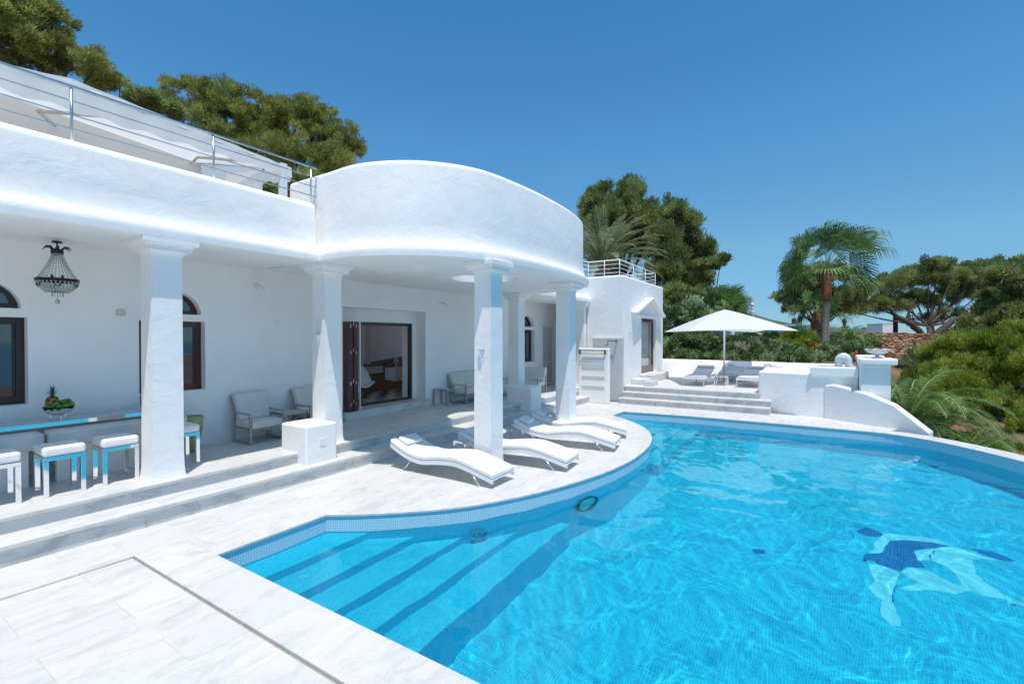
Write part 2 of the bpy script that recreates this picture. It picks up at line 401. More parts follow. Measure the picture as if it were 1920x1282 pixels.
# ------------------------------------------------------------------ pool and deck
WZ = -0.19; PZ = -1.60
arc = [tuple(p)[:2] for p in spline([(3.28, 4.545, 0), (3.58, 4.14, 0), (4.19, 3.52, 0), (4.86, 3.12, 0), (5.6, 2.83, 0), (6.45, 2.61, 0), (7.35, 2.51, 0), (8.25, 2.54, 0), (9.05, 2.68, 0), (9.8, 2.96, 0), (10.45, 3.37, 0), (11.02, 3.93, 0), (11.37, 4.35, 0)], 5)]
far = [(12.12, 4.33), (12.3, 2.6), (12.32, 0.6), (12.3, -0.4)]
cur = [tuple(p)[:2] for p in spline([(12.3, -0.4, 0), (12.25, -1.1, 0), (11.95, -1.68, 0), (11.35, -2.22, 0), (10.63, -2.68, 0), (9.4, -3.25, 0), (7.8, -3.9, 0), (5.8, -4.6, 0), (3.8, -5.1, 0), (2.146, -5.3, 0)], 4)]
edge = [(2.146, -5.3), (2.146, 4.535)] + arc + far + cur[1:-1]      # pool rim, clockwise seen from above
# deck pieces (top z = 0)
def deck_piece(name, poly, m=MARBLE, z1=0.0, z0=-0.02):
    return struct(MB().prism(poly, z0, z1).build(name, m))
house_deck = [(1.73, 5.16), (1.73, 4.535)] 
# coping strip beside the groove, then the big sheets
deck_piece('deck', [(-7, -9), (1.715, -9), (1.715, 5.13), (-7, 5.13)], MARBLE, -.014, -.04)
deck_piece('deck', [(1.735, -9), (2.146, -9), (2.146, 5.13), (1.735, 5.13)], MARBLE_COPING)
struct(MB().box(1.69, -9, -0.045, 1.734, 5.131, -0.021).build('deck_joint', GROUT))
big = [(-7, 5.132), (2.148, 5.132), (2.148, 4.535)] + arc + [(12.12, 4.33), (12.12, 4.4), (13.75, 4.4), (13.75, 5.85), (-7, 5.85)]
deck_piece('deck', big)
inner = cur[4:]; outer = offs(inner, -0.42)
fd = [(12.12, 4.398)] + [far[0]] + far[1:] + cur[1:5] + [outer[0]] + [(13.1, -1.5), (13.85, -0.8), (13.85, 4.398)]
deck_piece('deck', fd)
# narrow coping along the open side of the pool
op = list(inner) + list(reversed(outer))
deck_piece('coping', op, MARBLE_COPING)
struct(MB().prism(list(offs(inner, -0.04)) + list(reversed(offs(inner, -0.38))), -4.5, -0.021).build('pool_retaining_wall', PLASTER))
struct(MB().box(-7, -9, -1.9, 2.12, 4.5, -0.0455).build('deck_bed', GROUT))

# pool shell: walls follow the rim, set back 3 cm under the stone
wall = offs(edge, -0.0)
def wall_sheet(path, z0, z1, name, m):
    mb = MB(); mb.uv = []; d = 0; prev = None; zs = [z0, z1]
    for p in path:
        if prev is not None: d += math.hypot(p[0] - prev[0], p[1] - prev[1])
        prev = p
        for z in zs: mb.v.append((p[0], p[1], z)); mb.uv.append((d, z))
    for i in range(len(path) - 1): mb.f.append((2 * i, 2 * i + 1, 2 * i + 3, 2 * i + 2))
    return mb.build(name, m, fix=False)
we = offs(edge + [edge[0]], -0.012)
pool = struct(wall_sheet(we, PZ, WZ - .03, 'pool_wall', MOSAIC)); struct(wall_sheet(we, WZ - .03, -0.012, 'pool_wall', MOSAIC_BAND_LIT))
fl = MB(); fl.uv = []
for x, y in offs(edge + [edge[0]], -0.03)[:-1]: fl.v.append((x, y, PZ)); fl.uv.append((x, y))
fl.f.append(tuple(range(len(fl.v) - 1, -1, -1))); pfloor = struct(fl.build('pool_floor', MOSAIC, fix=False))
def uvbox(mb, x0, y0, z0, x1, y1, z1):
    for (a, b, c, d, uvf) in [(((x0, y0, z1), (x1, y0, z1), (x1, y1, z1), (x0, y1, z1)), 0, 0, 0, lambda p: (p[0], p[1])),
                              (((x0, y0, z0), (x1, y0, z0), (x1, y0, z1), (x0, y0, z1)), 0, 0, 0, lambda p: (p[0], p[2])),
                              (((x0, y0, z0), (x0, y0, z1), (x0, y1, z1), (x0, y1, z0)), 0, 0, 0, lambda p: (p[1], p[2])),
                              (((x1, y0, z0), (x1, y1, z0), (x1, y1, z1), (x1, y0, z1)), 0, 0, 0, lambda p: (p[1], p[2]))]:
        o = len(mb.v)
        for p in a: mb.v.append(p); mb.uv.append(uvf(p))
        mb.f.append((o, o + 1, o + 2, o + 3))
caust = [pool, pfloor]
steps = [(-0.24, 4.19), (-0.42, 3.82), (-0.60, 3.46), (-0.78, 3.10), (-0.96, 2.74)]
mb = MB(); mb.uv = []
for z, y in steps: uvbox(mb, 2.0, y, PZ - .01, 5.6, 4.7, z)
s1 = struct(mb.build('pool_step', MOSAIC, fix=False)); caust.append(s1)
mb = MB(); mb.uv = []
for (z, y), x0 in zip(steps, (11.0, 10.6, 10.2, 9.6, 9.0)): uvbox(mb, x0 - .2, y - .25, PZ - .01, 12.6, 4.7, z)
s2 = struct(mb.build('pool_step', MOSAIC, fix=False)); caust.append(s2)

# mosaic picture inlaid in the floor: abstract dark and pale patches
def refr(px, py, zs):
    r = ray(px, py).normalized(); a = CAM + r * ((WZ - H) / r.z); e = 1 / 1.33; c = -r.z
    t = r * e + Vector((0, 0, 1)) * (e * c - math.sqrt(1 - e * e * (1 - c * c)))
    return a + t * ((zs - WZ) / t.z)
def inlay(pts, m, dz, par):
    q = [refr(x / 5.333 + 1560, y / 5.333 + 960, PZ) for x, y in pts]
    mb = MB(); mb.uv = []
    for p in q: mb.v.append((p.x, p.y, PZ + dz)); mb.uv.append((p.x, p.y))
    mb.f.append(tuple(range(len(q)))); o = mb.build('inlay_patch', m, par, fix=False)
    if o.data.polygons[0].normal.z < 0: o.data.flip_normals()
    caust.append(o); return o
mo = thing('mosaic_picture', 'dark and pale blue mosaic picture set in the pool floor', 'mosaic', refr(1720, 1060, PZ))
inlay([(510, 215), (860, 230), (1080, 275), (1190, 345), (950, 318), (740, 285), (560, 320), (520, 385), (380, 395), (440, 300)], MOSAIC_PALE, .004, mo)
inlay([(300, 480), (340, 410), (430, 400), (500, 395), (545, 370), (525, 345), (600, 300), (720, 282), (900, 305), (1180, 345), (1000, 365), (850, 375), (800, 400), (840, 460), (930, 545), (740, 545), (700, 585), (560, 545), (440, 505)], MOSAIC_DARK, .008, mo)
inlay([(370, 515), (500, 530), (680, 590), (675, 660), (645, 740), (610, 830), (640, 960), (650, 1110), (560, 1110), (480, 1010), (500, 900), (420, 840), (350, 740), (420, 690), (390, 600)], MOSAIC_PALE, .004, mo)
inlay([(710, 590), (760, 545), (1000, 590), (1080, 660), (1230, 720), (1420, 775), (1210, 825), (1000, 790), (820, 800), (700, 770), (880, 700), (760, 640)], MOSAIC_PALE, .004, mo)
inlay([(810, 400), (950, 370), (1200, 352), (1500, 450), (1700, 500), (1560, 480), (1400, 480), (1420, 600), (1560, 720), (1700, 830), (1920, 930), (1920, 955), (1640, 860), (1330, 740), (1240, 600), (1150, 520), (1000, 470), (850, 480)], MOSAIC_PALE, .004, mo)
inlay([(265, 190), (330, 165), (430, 180), (500, 225), (460, 250), (350, 235)], MOSAIC_DARK, .008, mo)
inlay([(1360, 370), (1600, 380), (1740, 420), (1845, 490), (1800, 520), (1700, 490), (1500, 430)], MOSAIC_DARK, .008, mo)
inlay([(-790, 360), (-700, 350), (-640, 370), (-660, 400), (-760, 400)], MOSAIC_DARK, .008, mo)
for q in [[(665, 730), (685, 735), (650, 775), (660, 790), (640, 820), (632, 790), (650, 760)], [(615, 825), (630, 830), (640, 870), (622, 862)], [(615, 870), (635, 890), (630, 930), (618, 925)],
          [(980, 430), (1010, 425), (1000, 445), (1010, 465), (985, 470), (995, 450)], [(1015, 390), (1028, 395), (1020, 425), (1010, 415)], [(1790, 920), (1830, 945), (1830, 962), (1800, 945)]]:
    inlay(q, MOSAIC_DARK, .012, mo)

# water surface: small real waves
rng = random.Random(5)
WV = [(rng.uniform(0, 2 * PI), 5.0 * 1.08 ** i, rng.uniform(0, 2 * PI)) for i in range(38)]
xs = np.linspace(2.0, 12.6, 760); ys = np.linspace(-5.6, 4.7, 740)
X, Y = np.meshgrid(xs, ys, indexing='ij'); Z = np.zeros_like(X)
warp = .07 * np.sin(1.7 * X + 1.1 * Y) + .07 * np.sin(2.3 * Y - .9 * X + 1) + .05 * np.sin(5.1 * X - 3.7 * Y) + .04 * np.sin(6.3 * Y + 4.4 * X + 2)
for a, k, p in WV: Z += (0.024 / k ** 1.54) * np.sin(k * ((X + warp) * math.cos(a) + (Y + warp * .7) * math.sin(a)) + p)
Z += WZ
nx, ny = X.shape
idx = np.arange(nx * ny).reshape(nx, ny)
quads = np.stack([idx[:-1, :-1], idx[1:, :-1], idx[1:, 1:], idx[:-1, 1:]], -1).reshape(-1, 4)
def npmesh(name, V, Q, m, tint=None, smooth=True, parent=None):
    me = D.meshes.new(name); k = Q.shape[1]
    me.vertices.add(len(V)); me.vertices.foreach_set('co', np.ascontiguousarray(V, dtype=np.float32).ravel())
    me.loops.add(Q.size); me.loops.foreach_set('vertex_index', np.ascontiguousarray(Q, dtype=np.int32).ravel())
    me.polygons.add(len(Q)); me.polygons.foreach_set('loop_start', np.arange(0, Q.size, k, dtype=np.int32))
    me.update(calc_edges=True); me.validate()
    if smooth: me.polygons.foreach_set('use_smooth', np.ones(len(Q), dtype=bool))
    if tint is not None:
        at_ = me.attributes.new('tint', 'FLOAT', 'FACE'); at_.data.foreach_set('value', np.ascontiguousarray(tint, dtype=np.float32))
    me.materials.append(m)
    o = D.objects.new(name, me); COL.objects.link(o); setpar(o, parent); return o
def inside(px_, py_):
    c_ = np.zeros(px_.shape, bool); E_ = offs(edge + [edge[0]], -0.03)[:-1]
    for i in range(len(E_)):
        x1, y1 = E_[i]; x2, y2 = E_[i - 1]
        with np.errstate(divide='ignore', invalid='ignore'):
            c_ ^= ((y1 > py_) != (y2 > py_)) & (px_ < (x2 - x1) * (py_ - y1) / (y2 - y1 + 1e-12) + x1)
    return c_
ins = inside(X.ravel(), Y.ravel()); quads = quads[ins[quads].any(axis=1)]
used = np.unique(quads); remap = np.full(nx * ny, -1); remap[used] = np.arange(len(used)); quads = remap[quads]
X, Y, Z = X.ravel()[used], Y.ravel()[used], Z.ravel()[used]
water = struct(npmesh('pool_water', np.stack([X.ravel(), Y.ravel(), Z.ravel()], 1), quads, WATER))
water.cycles.is_caustics_caster = True
for o in caust: o.cycles.is_caustics_receiver = True

# pool fittings
def portlight(cx, cy, z, nrm, r, label, big=False):
    nrm = Vector((nrm[0], nrm[1], 0)).normalized(); side = Vector((-nrm.y, nrm.x, 0)); up = Vector((0, 0, 1)); c = Vector((cx, cy, z)) + nrm * .035
    t = thing('pool_window' if big else 'pool_light', label, 'pool light' if not big else 'pool window', c)
    def ring(r0, r1, d, name, m):
        vs = []; fs = []; n = 28
        for k in range(n):
            q = 2 * PI * k / n; dd = side * math.cos(q) + up * math.sin(q)
            vs += [c + dd * r0 + nrm * .002, c + dd * r0 + nrm * d, c + dd * r1 + nrm * d, c + dd * r1 + nrm * .002]
        for k in range(n):
            a = 4 * k; b = 4 * ((k + 1) % n)
            fs += [(a + j, a + (j + 1) % 4, b + (j + 1) % 4, b + j) for j in range(4)]
        MB().add(vs, fs).build(name, m, t)
    ring(r * .86, r, .03, 'frame', DARKMETAL if big else RAIL_STEEL)
    vs = [c + (side * math.cos(2 * PI * k / 28) + up * math.sin(2 * PI * k / 28)) * r * .87 + nrm * .012 for k in range(28)]
    o = MB().add(vs, [tuple(range(28))]).build('glass', mat('port_glass', (0.06, 0.80, 0.68) if big else (.2, .5, .6), .1), t)
    if not big: ring(r * .35, r * .5, .02, 'lens_ring', RAIL_STEEL)
    return t
portlight(6.08, 2.73, -0.62, (-.22, -1, 0), .24, 'large round turquoise window low in the curved pool wall', True)
portlight(4.44, 3.34, -0.52, (-.6, -1, 0), .11, 'round light in the curved pool wall beside the pool steps')
portlight(7.75, 2.51, -0.42, (.05, -1, 0), .05, 'small round inlet in the curved pool wall under the far loungers')
portlight(12.29, 3.1, -0.36, (-1, 0, 0), .05, 'small round inlet in the far pool wall below the steps')
portlight(12.30, 0.35, -0.36, (-1, 0, 0), .05, 'small round inlet in the far pool wall below the fountain')

# ------------------------------------------------------------------ terrace with its two steps
st = MB().box(-7, 5.80, -.06, 13.9, 6.2, .150).build('step', MARBLE_STEP); struct(st)
st = MB().box(-7, 5.775, .151, 13.9, 6.16, .185).build('step', MARBLE); struct(st); 
st = MB().box(-7, 6.13, .1, 17.2, 7.76, .305).build('step', MARBLE_STEP); struct(st)
st = MB().box(-7, 6.105, .306, 17.2, 7.78, .34).build('terrace_floor', MARBLE, bevel=.004, seg=1); struct(st)

# ------------------------------------------------------------------ the villa
villa = thing('villa', 'long white plastered villa with a columned terrace and a round canopy over the deck', 'house', (7, 8, 0))
WY, WT = 7.75, 0.28
def arch_fill(mb, x0, x1, zs, ztop, cx, r):             # wall strip x0..x1, zs..ztop with a half-round hole (centre cx, base zs, radius r)
    n = 14
    pts = [(x0, zs), (cx - r, zs)] + [(cx - r * math.cos(PI * k / n), zs + r * .9 * math.sin(PI * k / n)) for k in range(1, n)] + [(cx + r, zs), (x1, zs), (x1, ztop), (x0, ztop)]
    mb.prism_xz(pts, WY, WY + WT)
wb = MB()
wins = [(0.79, 1.61), (2.69, 3.52), (12.5, 13.36)]
DX0, DX1 = 5.98, 8.28
xs_ = [-7, 0.79, 1.61, 2.69, 3.52, DX0, DX1, 12.5, 13.36, 17.2]
for a, b in ((-7, .79), (1.61, 2.69), (3.52, DX0), (DX1, 12.5), (13.36, 17.2)): wb.box(a, WY, 0, b, WY + WT, 3.05)
for a, b in wins:
    wb.box(a, WY, 0, b, WY + WT, 1.17); wb.box(a, WY, 2.18, b, WY + WT, 2.28)
    arch_fill(wb, a, b, 2.28, 3.05, (a + b) / 2, (b - a) / 2 - .05)
wb.box(DX0, WY, 2.54, DX1, WY + WT, 3.05)
wb.build('wall', PLASTER, villa)
for a, b in wins:                                       # windows set back in the reveal
    y = WY + .13
    f = MB()
    f.box(a, y, 1.17, a + .075, y + .06, 2.18); f.box(b - .075, y, 1.17, b, y + .06, 2.18)
    f.box(a + .075, y, 1.17, b - .075, y + .06, 1.26); f.box(a + .075, y, 2.10, b - .075, y + .06, 2.18)
    f.box(a + .075, y + .012, 1.26, a + .10, y + .05, 2.10); f.box(b - .10, y + .012, 1.26, b - .075, y + .05, 2.10)
    wo = f.build('window', DARKWOOD if a > 2 and a < 5 else DARKWOOD2, villa, bevel=.004, seg=1)
    MB().box(a + .10, y + .03, 1.26, b - .10, y + .036, 2.10).build('pane', PANE, wo)
    cx, r = (a + b) / 2, (b - a) / 2 - .05; n = 16
    f = MB()
    outp = [(cx - r * math.cos(PI * k / n), 2.28 + r * .9 * math.sin(PI * k / n)) for k in range(n + 1)]
    inp = [(cx - (r - .07) * math.cos(PI * k / n), 2.34 + (r * .9 - .12) * math.sin(PI * k / n)) for k in range(n + 1)]
    for k in range(n): f.prism_xz([outp[k], inp[k], inp[k + 1], outp[k + 1]], y, y + .06)
    f.prism_xz([outp[0], outp[-1], inp[-1], inp[0]], y, y + .06)
    wo = f.build('fanlight', DARKWOOD if a > 2 and a < 5 else DARKWOOD2, villa)
    MB().prism_xz(inp, y + .03, y + .036).build('pane', PANE, wo)
    MB().box(a - .02, y + .1, 1.1, b + .02, y + .12, 2.75).build('curtain_or_dark_sheet', mat('painted_room_dark', (.03, .035, .04), .9), villa)  # near-black sheet stands in for the unlit room behind the glass
# doorway: reveal, raised marble sill, folded mahogany leaves, room behind
rv = MB()
rv.box(DX0 - .02, WY + WT - .003, .34, DX0 + .25, 8.4, 2.54); rv.box(DX1, WY + WT - .003, 0, DX1 + .3, 8.4, 3.0)
rv.box(DX0 + .25, 8.05, 2.27, DX1, 8.4, 3.0); rv.box(DX0 - .02, WY + WT - .003, 2.54, DX1, 8.4, 2.9)
rv.box(8.16, 8.05, .5, DX1, 8.4, 2.27)
rv.box(DX0 - .3, 8.04, 0, DX0 - .02, 8.4, 3.0)
rv.build('door_reveal', PLASTER, villa, bevel=.01, seg=2)
MB().box(DX0 - .05, WY - .13, .34, DX1 + .03, 8.6, .50).build('door_sill', MARBLE_STEP, villa, bevel=.005, seg=1)
df = MB(); df.box(6.24, 8.08, .505, 8.155, 8.14, .555); df.box(6.24, 8.08, 2.20, 8.155, 8.14, 2.265); df.box(8.09, 8.075, .505, 8.157, 8.145, 2.268)
df.build('door_frame', DARKWOOD2, villa)
for i in range(4):
    x = 5.985 + i * .066
    leaf = MB(); leaf.box(x, 7.60 + (i % 2) * .02, .52, x + .050, 8.05, 2.25); leaf.box(x + .050, 7.625, .52, x + .064, 8.05, 2.25)
    dl = leaf.build('folding_door_leaf', DARKWOOD, villa, bevel=.006, seg=1)
    for z in (.62, 1.02, 1.62, 2.13): MB().box(x + .0505, 7.600, z + (i % 2) * .04, x + .063, 7.6245, z + .07 + (i % 2) * .04).build('hinge', CHROME, dl)
MB().box(6.255, 7.59, .52, 6.27, 7.63, 2.25).build('door_edge_strip', WHITEMETAL, villa)
rm = MB(); rm.box(3.5, 14.5, .3, 18, 14.7, 3.2); rm.box(3.3, 8.4, .3, 3.5, 14.5, 3.2); rm.box(17.8, 8.4, .3, 18, 14.5, 3.2); rm.box(3.3, 8.03, 3.05, 14.2, 10.6, 3.14); rm.box(7.2, 10.6, 3.05, 14.2, 14.7, 3.14); rm.box(14.2, 8.03, 3.05, 18, 8.6, 3.14); rm.box(14.2, 13, 3.05, 18, 14.7, 3.14)  # ceiling has made-up openings, out of view, that let daylight brighten the room
rm.box(10.6, 12.6, .5, 10.8, 14.5, 3.06)
rm.box(8.6, 8.03, 0, 18, 8.05, 3.05)
rm.build('room_wall', PLASTER, villa)
MB().box(5.6, 8.41, .3, 17.8, 14.49, .505).build('room_floor', CHECK, villa)

# ceiling of the terrace, round canopy slab with an open oculus
K_ = 1.0234
can = [(4.20, 5.95), (4.2, 5.3), (4.45, 4.66), (4.86, 4.2), (5.46, 3.88), (6.3, 3.77), (7.2, 3.75), (8.1, 3.8), (8.95, 3.95), (9.55, 4.25), (9.95, 4.7), (10.17, 5.3), (10.2, 5.95)]
cans = [tuple(p)[:2] for p in spline([(x * K_, y * K_, 0) for x, y in can], 6)]
MB().box(-7, 6.17, 3.047, 4.3, 7.76, 3.165).build('ceiling', PLASTER, villa); MB().box(10.438, 6.17, 3.047, 17.3, 7.76, 3.165).build('ceiling', PLASTER, villa)
oc = (7.27, 5.32); orad = .615
poly = offs(cans, -.08) + [(10.438, 7.76), (4.3, 7.76)]
def hit_poly(ang):
    dx, dy = math.cos(ang), math.sin(ang); best = None
    for i in range(len(poly)):
        x1, y1 = poly[i]; x2, y2 = poly[(i + 1) % len(poly)]; ex, ey = x2 - x1, y2 - y1; den = dx * ey - dy * ex
        if abs(den) < 1e-9: continue
        t = ((x1 - oc[0]) * ey - (y1 - oc[1]) * ex) / den; u = ((x1 - oc[0]) * dy - (y1 - oc[1]) * dx) / den
        if t > 0 and -1e-6 <= u <= 1 + 1e-6 and (best is None or t < best): best = t
    return oc[0] + dx * best, oc[1] + dy * best
angs = sorted([math.atan2(y - oc[1], x - oc[0]) for x, y in poly] + [2 * PI * k / 40 - PI for k in range(40)])
vs = []; fs = []; n = len(angs)
for a in angs:
    ox, oy = hit_poly(a); ix, iy = oc[0] + orad * math.cos(a), oc[1] + orad * math.sin(a)
    vs += [(ox, oy, 3.047), (ix, iy, 3.047), (ix, iy, 3.175), (ox, oy, 3.165)]
for k in range(n):
    a = 4 * k; b = 4 * ((k + 1) % n)
    fs += [(a + j, a + (j + 1) % 4, b + (j + 1) % 4, b + j) for j in range(3)]
MB().add(vs, fs).build('canopy_ceiling', PLASTER, villa)

def parapet_profile(top):
    p = [(-.12, 3.0471), (-.015, 3.0455), (0, 3.052), (0.004, 3.115), (0, 3.175), (-.012, 3.184), (-.03, 3.192), (-.052, 3.21), (-.074, 3.24), (-.092, 3.285), (-.106, 3.35), (-.114, 3.43)]
    p += [(-.12, 3.5), (-.12, top - .10)]
    for k in range(1, 8):
        q = PI * k / 8; p.append((-.12 - .14 + .14 * math.cos(q), top - .10 + .10 * math.sin(q)))
    p += [(-.40, top - .10), (-.40, 3.07)]
    return p
def curve(x0, x1, y0, n): return [(x0 + (x1 - x0) * k / n, y0) for k in range(n + 1)]
MB().sweep(curve(-7, 4.31, 6.089, 6), parapet_profile(3.92)).build('parapet', PLASTER, villa, angle=R(60))
MB().sweep(curve(10.42, 14.3, 6.089, 4), parapet_profile(3.87)).build('parapet', PLASTER, villa, angle=R(60))
path = [(4.302, 7.0), (4.30, 6.7)] + cans + [(10.44, 6.7), (10.442, 7.6)]
pts = []
for p in path:
    if not pts or math.hypot(p[0] - pts[-1][0], p[1] - pts[-1][1]) > .02: pts.append(p)
MB().sweep(pts, parapet_profile(4.40)).build('canopy_drum', PLASTER, villa, angle=R(60))

def column(cx, cy, z0, name='column'):
    t = .152
    pr = [(t + .022, z0), (t + .012, z0 + .04), (t + .005, z0 + .12), (t + .001, z0 + .3), (t, z0 + .8), (t - .004, 2.75)]
    mb = MB().lathe(pr + [(t - .003, 2.845), (t + .001, 2.866), (t + .007, 2.886), (t + .022, 2.904), (t + .046, 2.914), (t + .066, 2.917)], (cx, cy, 0), sq=True)
    o = mb.build('column', PLASTER, villa, angle=R(34))
    cp = MB().lathe([(t + .073, 2.918), (t + .074, 2.950), (t + .078, 2.964), (t + .088, 2.979), (t + .104, 2.988), (t + .118, 2.990), (t + .124, 2.992), (t + .124, 3.0445)], (cx, cy, 0), sq=True)
    cp.build('capital', PLASTER, o, angle=R(34))
for c in ((2.43, 6.36, .34), (4.62, 6.36, .34), (10.15, 6.42, .34), (13.95, 6.38, .34), (5.77, 4.14, 0), (8.74, 4.34, 0)): column(*c)
for x0, x1, y0, z1 in ((3.96, 4.46, 5.92, .72), (9.85, 10.38, 5.82, .76)):
    o = MB().box(x0, y0, .1, x1, 6.52, z1).build('plinth', PLASTER, villa, bevel=.03, seg=3)
    if x0 < 5: MB().box(4.17, 5.912, .42, 4.28, 5.921, .52).build('vent_plate', WHITEMETAL, o)
# louvred shutters of the far end
for x0, x1 in ((13.78, 14.55), (16.35, 17.1)):
    f = MB(); f.box(x0, 7.70, .36, x0 + .05, 7.749, 2.3); f.box(x1 - .05, 7.70, .36, x1, 7.749, 2.3); f.box(x0 + .05, 7.70, 2.24, x1 - .05, 7.749, 2.3); f.box(x0 + .05, 7.70, .36, x1 - .05, 7.749, .44)
    z = .47
    while z < 2.22:
        f.add([(x0 + .05, 7.705, z), (x1 - .05, 7.705, z), (x1 - .05, 7.74, z + .035), (x0 + .05, 7.74, z + .035)], [(0, 1, 2, 3)]); z += .046
    f.build('louvred_shutter', LOUVRE, villa)
MB().box(17.2, 6.21, 0, 17.4, 7.76, 3.03).build('end_wall', PLASTER, villa)
# upper storey and roof
rf = MB(); rf.box(-7, 6.36, 3.167, 14.2, 10.6, 3.21); rf.box(7.2, 10.6, 3.167, 14.2, 14.6, 3.21); rf.box(-7, 10.6, 3.167, 3.4, 14.6, 3.21); rf.box(14.2, 6.36, 3.167, 17.3, 8.6, 3.21); rf.box(14.2, 13, 3.167, 17.3, 14.6, 3.21); rf.build('roof', CREAM, villa)  # roof left open over the ceiling gaps, added to light the room below
xr = ony(492, 345, 9.2).x
MB().box(-7, 9.2, 3.2, xr, 9.5, 5.3).build('upper_wall', CREAM, villa)

def railing(pts, ztop, posts, m, label, rails=(.0, -.125, -.25, -.375), r=.018, zb=3.86):
    t = thing('railing', label, 'railing', (pts[0][0], pts[0][1], zb))
    for i, dz in enumerate(rails):
        MB().tube([(p[0], p[1], ztop + dz) for p in pts], r if i == 0 else r * .42, 8).build('top_rail' if i == 0 else 'rail', m, t, smooth=True)
    for p in posts:
        o = MB(); o.tube([(p[0], p[1], zb - .04), (p[0], p[1], ztop)], r * .75, 8); o.build('post', m, t, smooth=True)
    return t
railing([(-2.5, 6.3), (4.40, 6.3)], 4.45, [(-1.02, 6.3), (.31, 6.3), (1.64, 6.3), (2.97, 6.3), (4.31, 6.3)], RAIL_STEEL, 'steel cable railing on the parapet under the awning', rails=(0, -.14, -.28, -.42), r=.017, zb=3.90)
railing([(10.5, 6.3), (14.3, 6.3), (14.3, 5.25), (18.1, 5.25), (18.1, 7.5)], 4.36, [(11.8, 6.3), (13.0, 6.3), (14.3, 6.3), (14.3, 5.75), (14.3, 5.25), (15.6, 5.25), (16.9, 5.25), (18.1, 5.25), (18.1, 6.3), (18.1, 7.5)], WHITEMETAL, 'white four bar railing on the flat roof in front of the date palm', r=.02, rails=(0, -.13, -.26, -.39))

# awning
aw = thing('awning', 'white retractable awning with a scalloped edge above the roof terrace', 'awning', (1, 7, 4.5))
def aw_top(x): return 4.60 if x < 1.2 else (4.60 + .09 * (x - 1.2) / .55 if x < 1.75 else 4.69 - .20 * (x - 1.75) / 2.5)
vs = []; fs = []; nn = 60
for k in range(nn + 1):
    x = -4.5 + (4.26 + 4.5) * k / nn; sag = .05 * math.sin(k * .35)
    zt = aw_top(x)
    vs += [(x, 6.72, zt), (x, 7.5, zt + .14 + sag * .3), (x + (0 if k < nn else -.3), 9.2, zt + .5)]
for k in range(nn): a = 3 * k; fs += [(a, a + 3, a + 4, a + 1), (a + 1, a + 4, a + 5, a + 2)]
def cloth_mat():
    m, nt, b = newmat('awning_cloth'); out = nt.nodes['Material Output']; b.inputs['Base Color'].default_value = (.85, .85, .84, 1); b.inputs['Roughness'].default_value = .9
    t = N(nt, 'ShaderNodeBsdfTranslucent'); t.inputs[0].default_value = (.85, .85, .83, 1); mx = N(nt, 'ShaderNodeMixShader'); mx.inputs[0].default_value = .45
    nt.links.new(b.outputs[0], mx.inputs[1]); nt.links.new(t.outputs[0], mx.inputs[2]); nt.links.new(mx.outputs[0], out.inputs['Surface']); return m
CLOTH = cloth_mat()
MB().add(vs, fs).build('canvas', CLOTH, aw, smooth=True)
vs = []; fs = []; nn = 260
for k in range(nn + 1):
    x = -4.5 + (4.26 + 4.5) * k / nn
    vs += [(x, 6.715 + .008 * math.sin(k * .5), aw_top(x) + .01), (x, 6.70 + .012 * math.sin(k * .5), 4.36 - .022 * math.sin(x * 2 * PI / .42))]
for k in range(nn): a = 2 * k; fs.append((a, a + 2, a + 3, a + 1))
MB().add(vs, fs).build('valance', CLOTH, aw, smooth=True)
vs = []; fs = []
for k in range(41):
    y = 6.72 + 1.9 * k / 40; z = 4.50 + .27 * (y - 6.72) / 1.9
    vs += [(4.262, y, z), (4.255, y, z - .2 - .02 * math.sin(k * .9))]
for k in range(40): a = 2 * k; fs.append((a, a + 2, a + 3, a + 1))
MB().add(vs, fs).build('side_valance', CLOTH, aw, smooth=True)
MB().tube([(-4.5, 6.735, 4.57), (1.2, 6.735, 4.57), (1.75, 6.735, 4.65), (4.25, 6.735, 4.46)], .02, 8).build('front_bar', WHITEMETAL, aw, smooth=True)
WOODL = mat('weathered_wood', (.60, .55, .47), .8, nscale=8, namt=.3)
for x in (2.3, 4.05):
    MB().tube([(x, 6.75, 4.50), (x - .55, 7.9, 4.66), (x - .1, 9.15, 4.95)], .022, 6).build('folding_arm', WOODL, aw)
MB().box(4.10, 6.70, 3.5, 4.19, 6.79, 4.53).build('post', WHITEMETAL, aw)

# small fittings on the walls
def sconce(loc, axis, label):
    t = thing('wall_light', label, 'wall light', loc, 'white half cone wall lights')
    x, y, z = loc; prof = [(.012, -.10), (.03, -.03), (.055, .02), (.058, .035)]
    vs = []; fs = []; n = 10
    for r_, dz in prof:
        for k in range(n + 1):
            q = PI * k / n
            if axis == 'y': vs.append((x + r_ * math.cos(q), y - r_ * math.sin(q), z + dz))
            else: vs.append((x - r_ * math.sin(q), y + r_ * math.cos(q), z + dz))
    for i in range(len(prof) - 1):
        for k in range(n): a = i * (n + 1) + k; fs.append((a, a + 1, a + n + 2, a + n + 1))
    MB().add(vs, fs).build('shade', WHITEMETAL, t, smooth=True)
    return t
sconce((14.60, 5.025, 2.05), 'y', 'white wall light left of the glass door on the far wing')
sconce((17.72, 5.025, 2.05), 'y', 'white wall light right of the glass door on the far wing')
sconce((5.61, 4.14, 1.74), 'x', 'white wall light on the column behind the nearest lounger')
sconce((4.466, 6.36, 1.95), 'x', 'white wall light on the column beside the folding door')
sconce((9.996, 6.42, 1.95), 'x', 'white wall light on the column above the long sofa')
o = MB().box(2.44, 7.725, 2.23, 2.54, 7.749, 2.31).build('sensor_box', IVORY, bevel=.006, seg=1); tag(o, 'small cream sensor box on the wall between the chandelier and the column', 'sensor box')
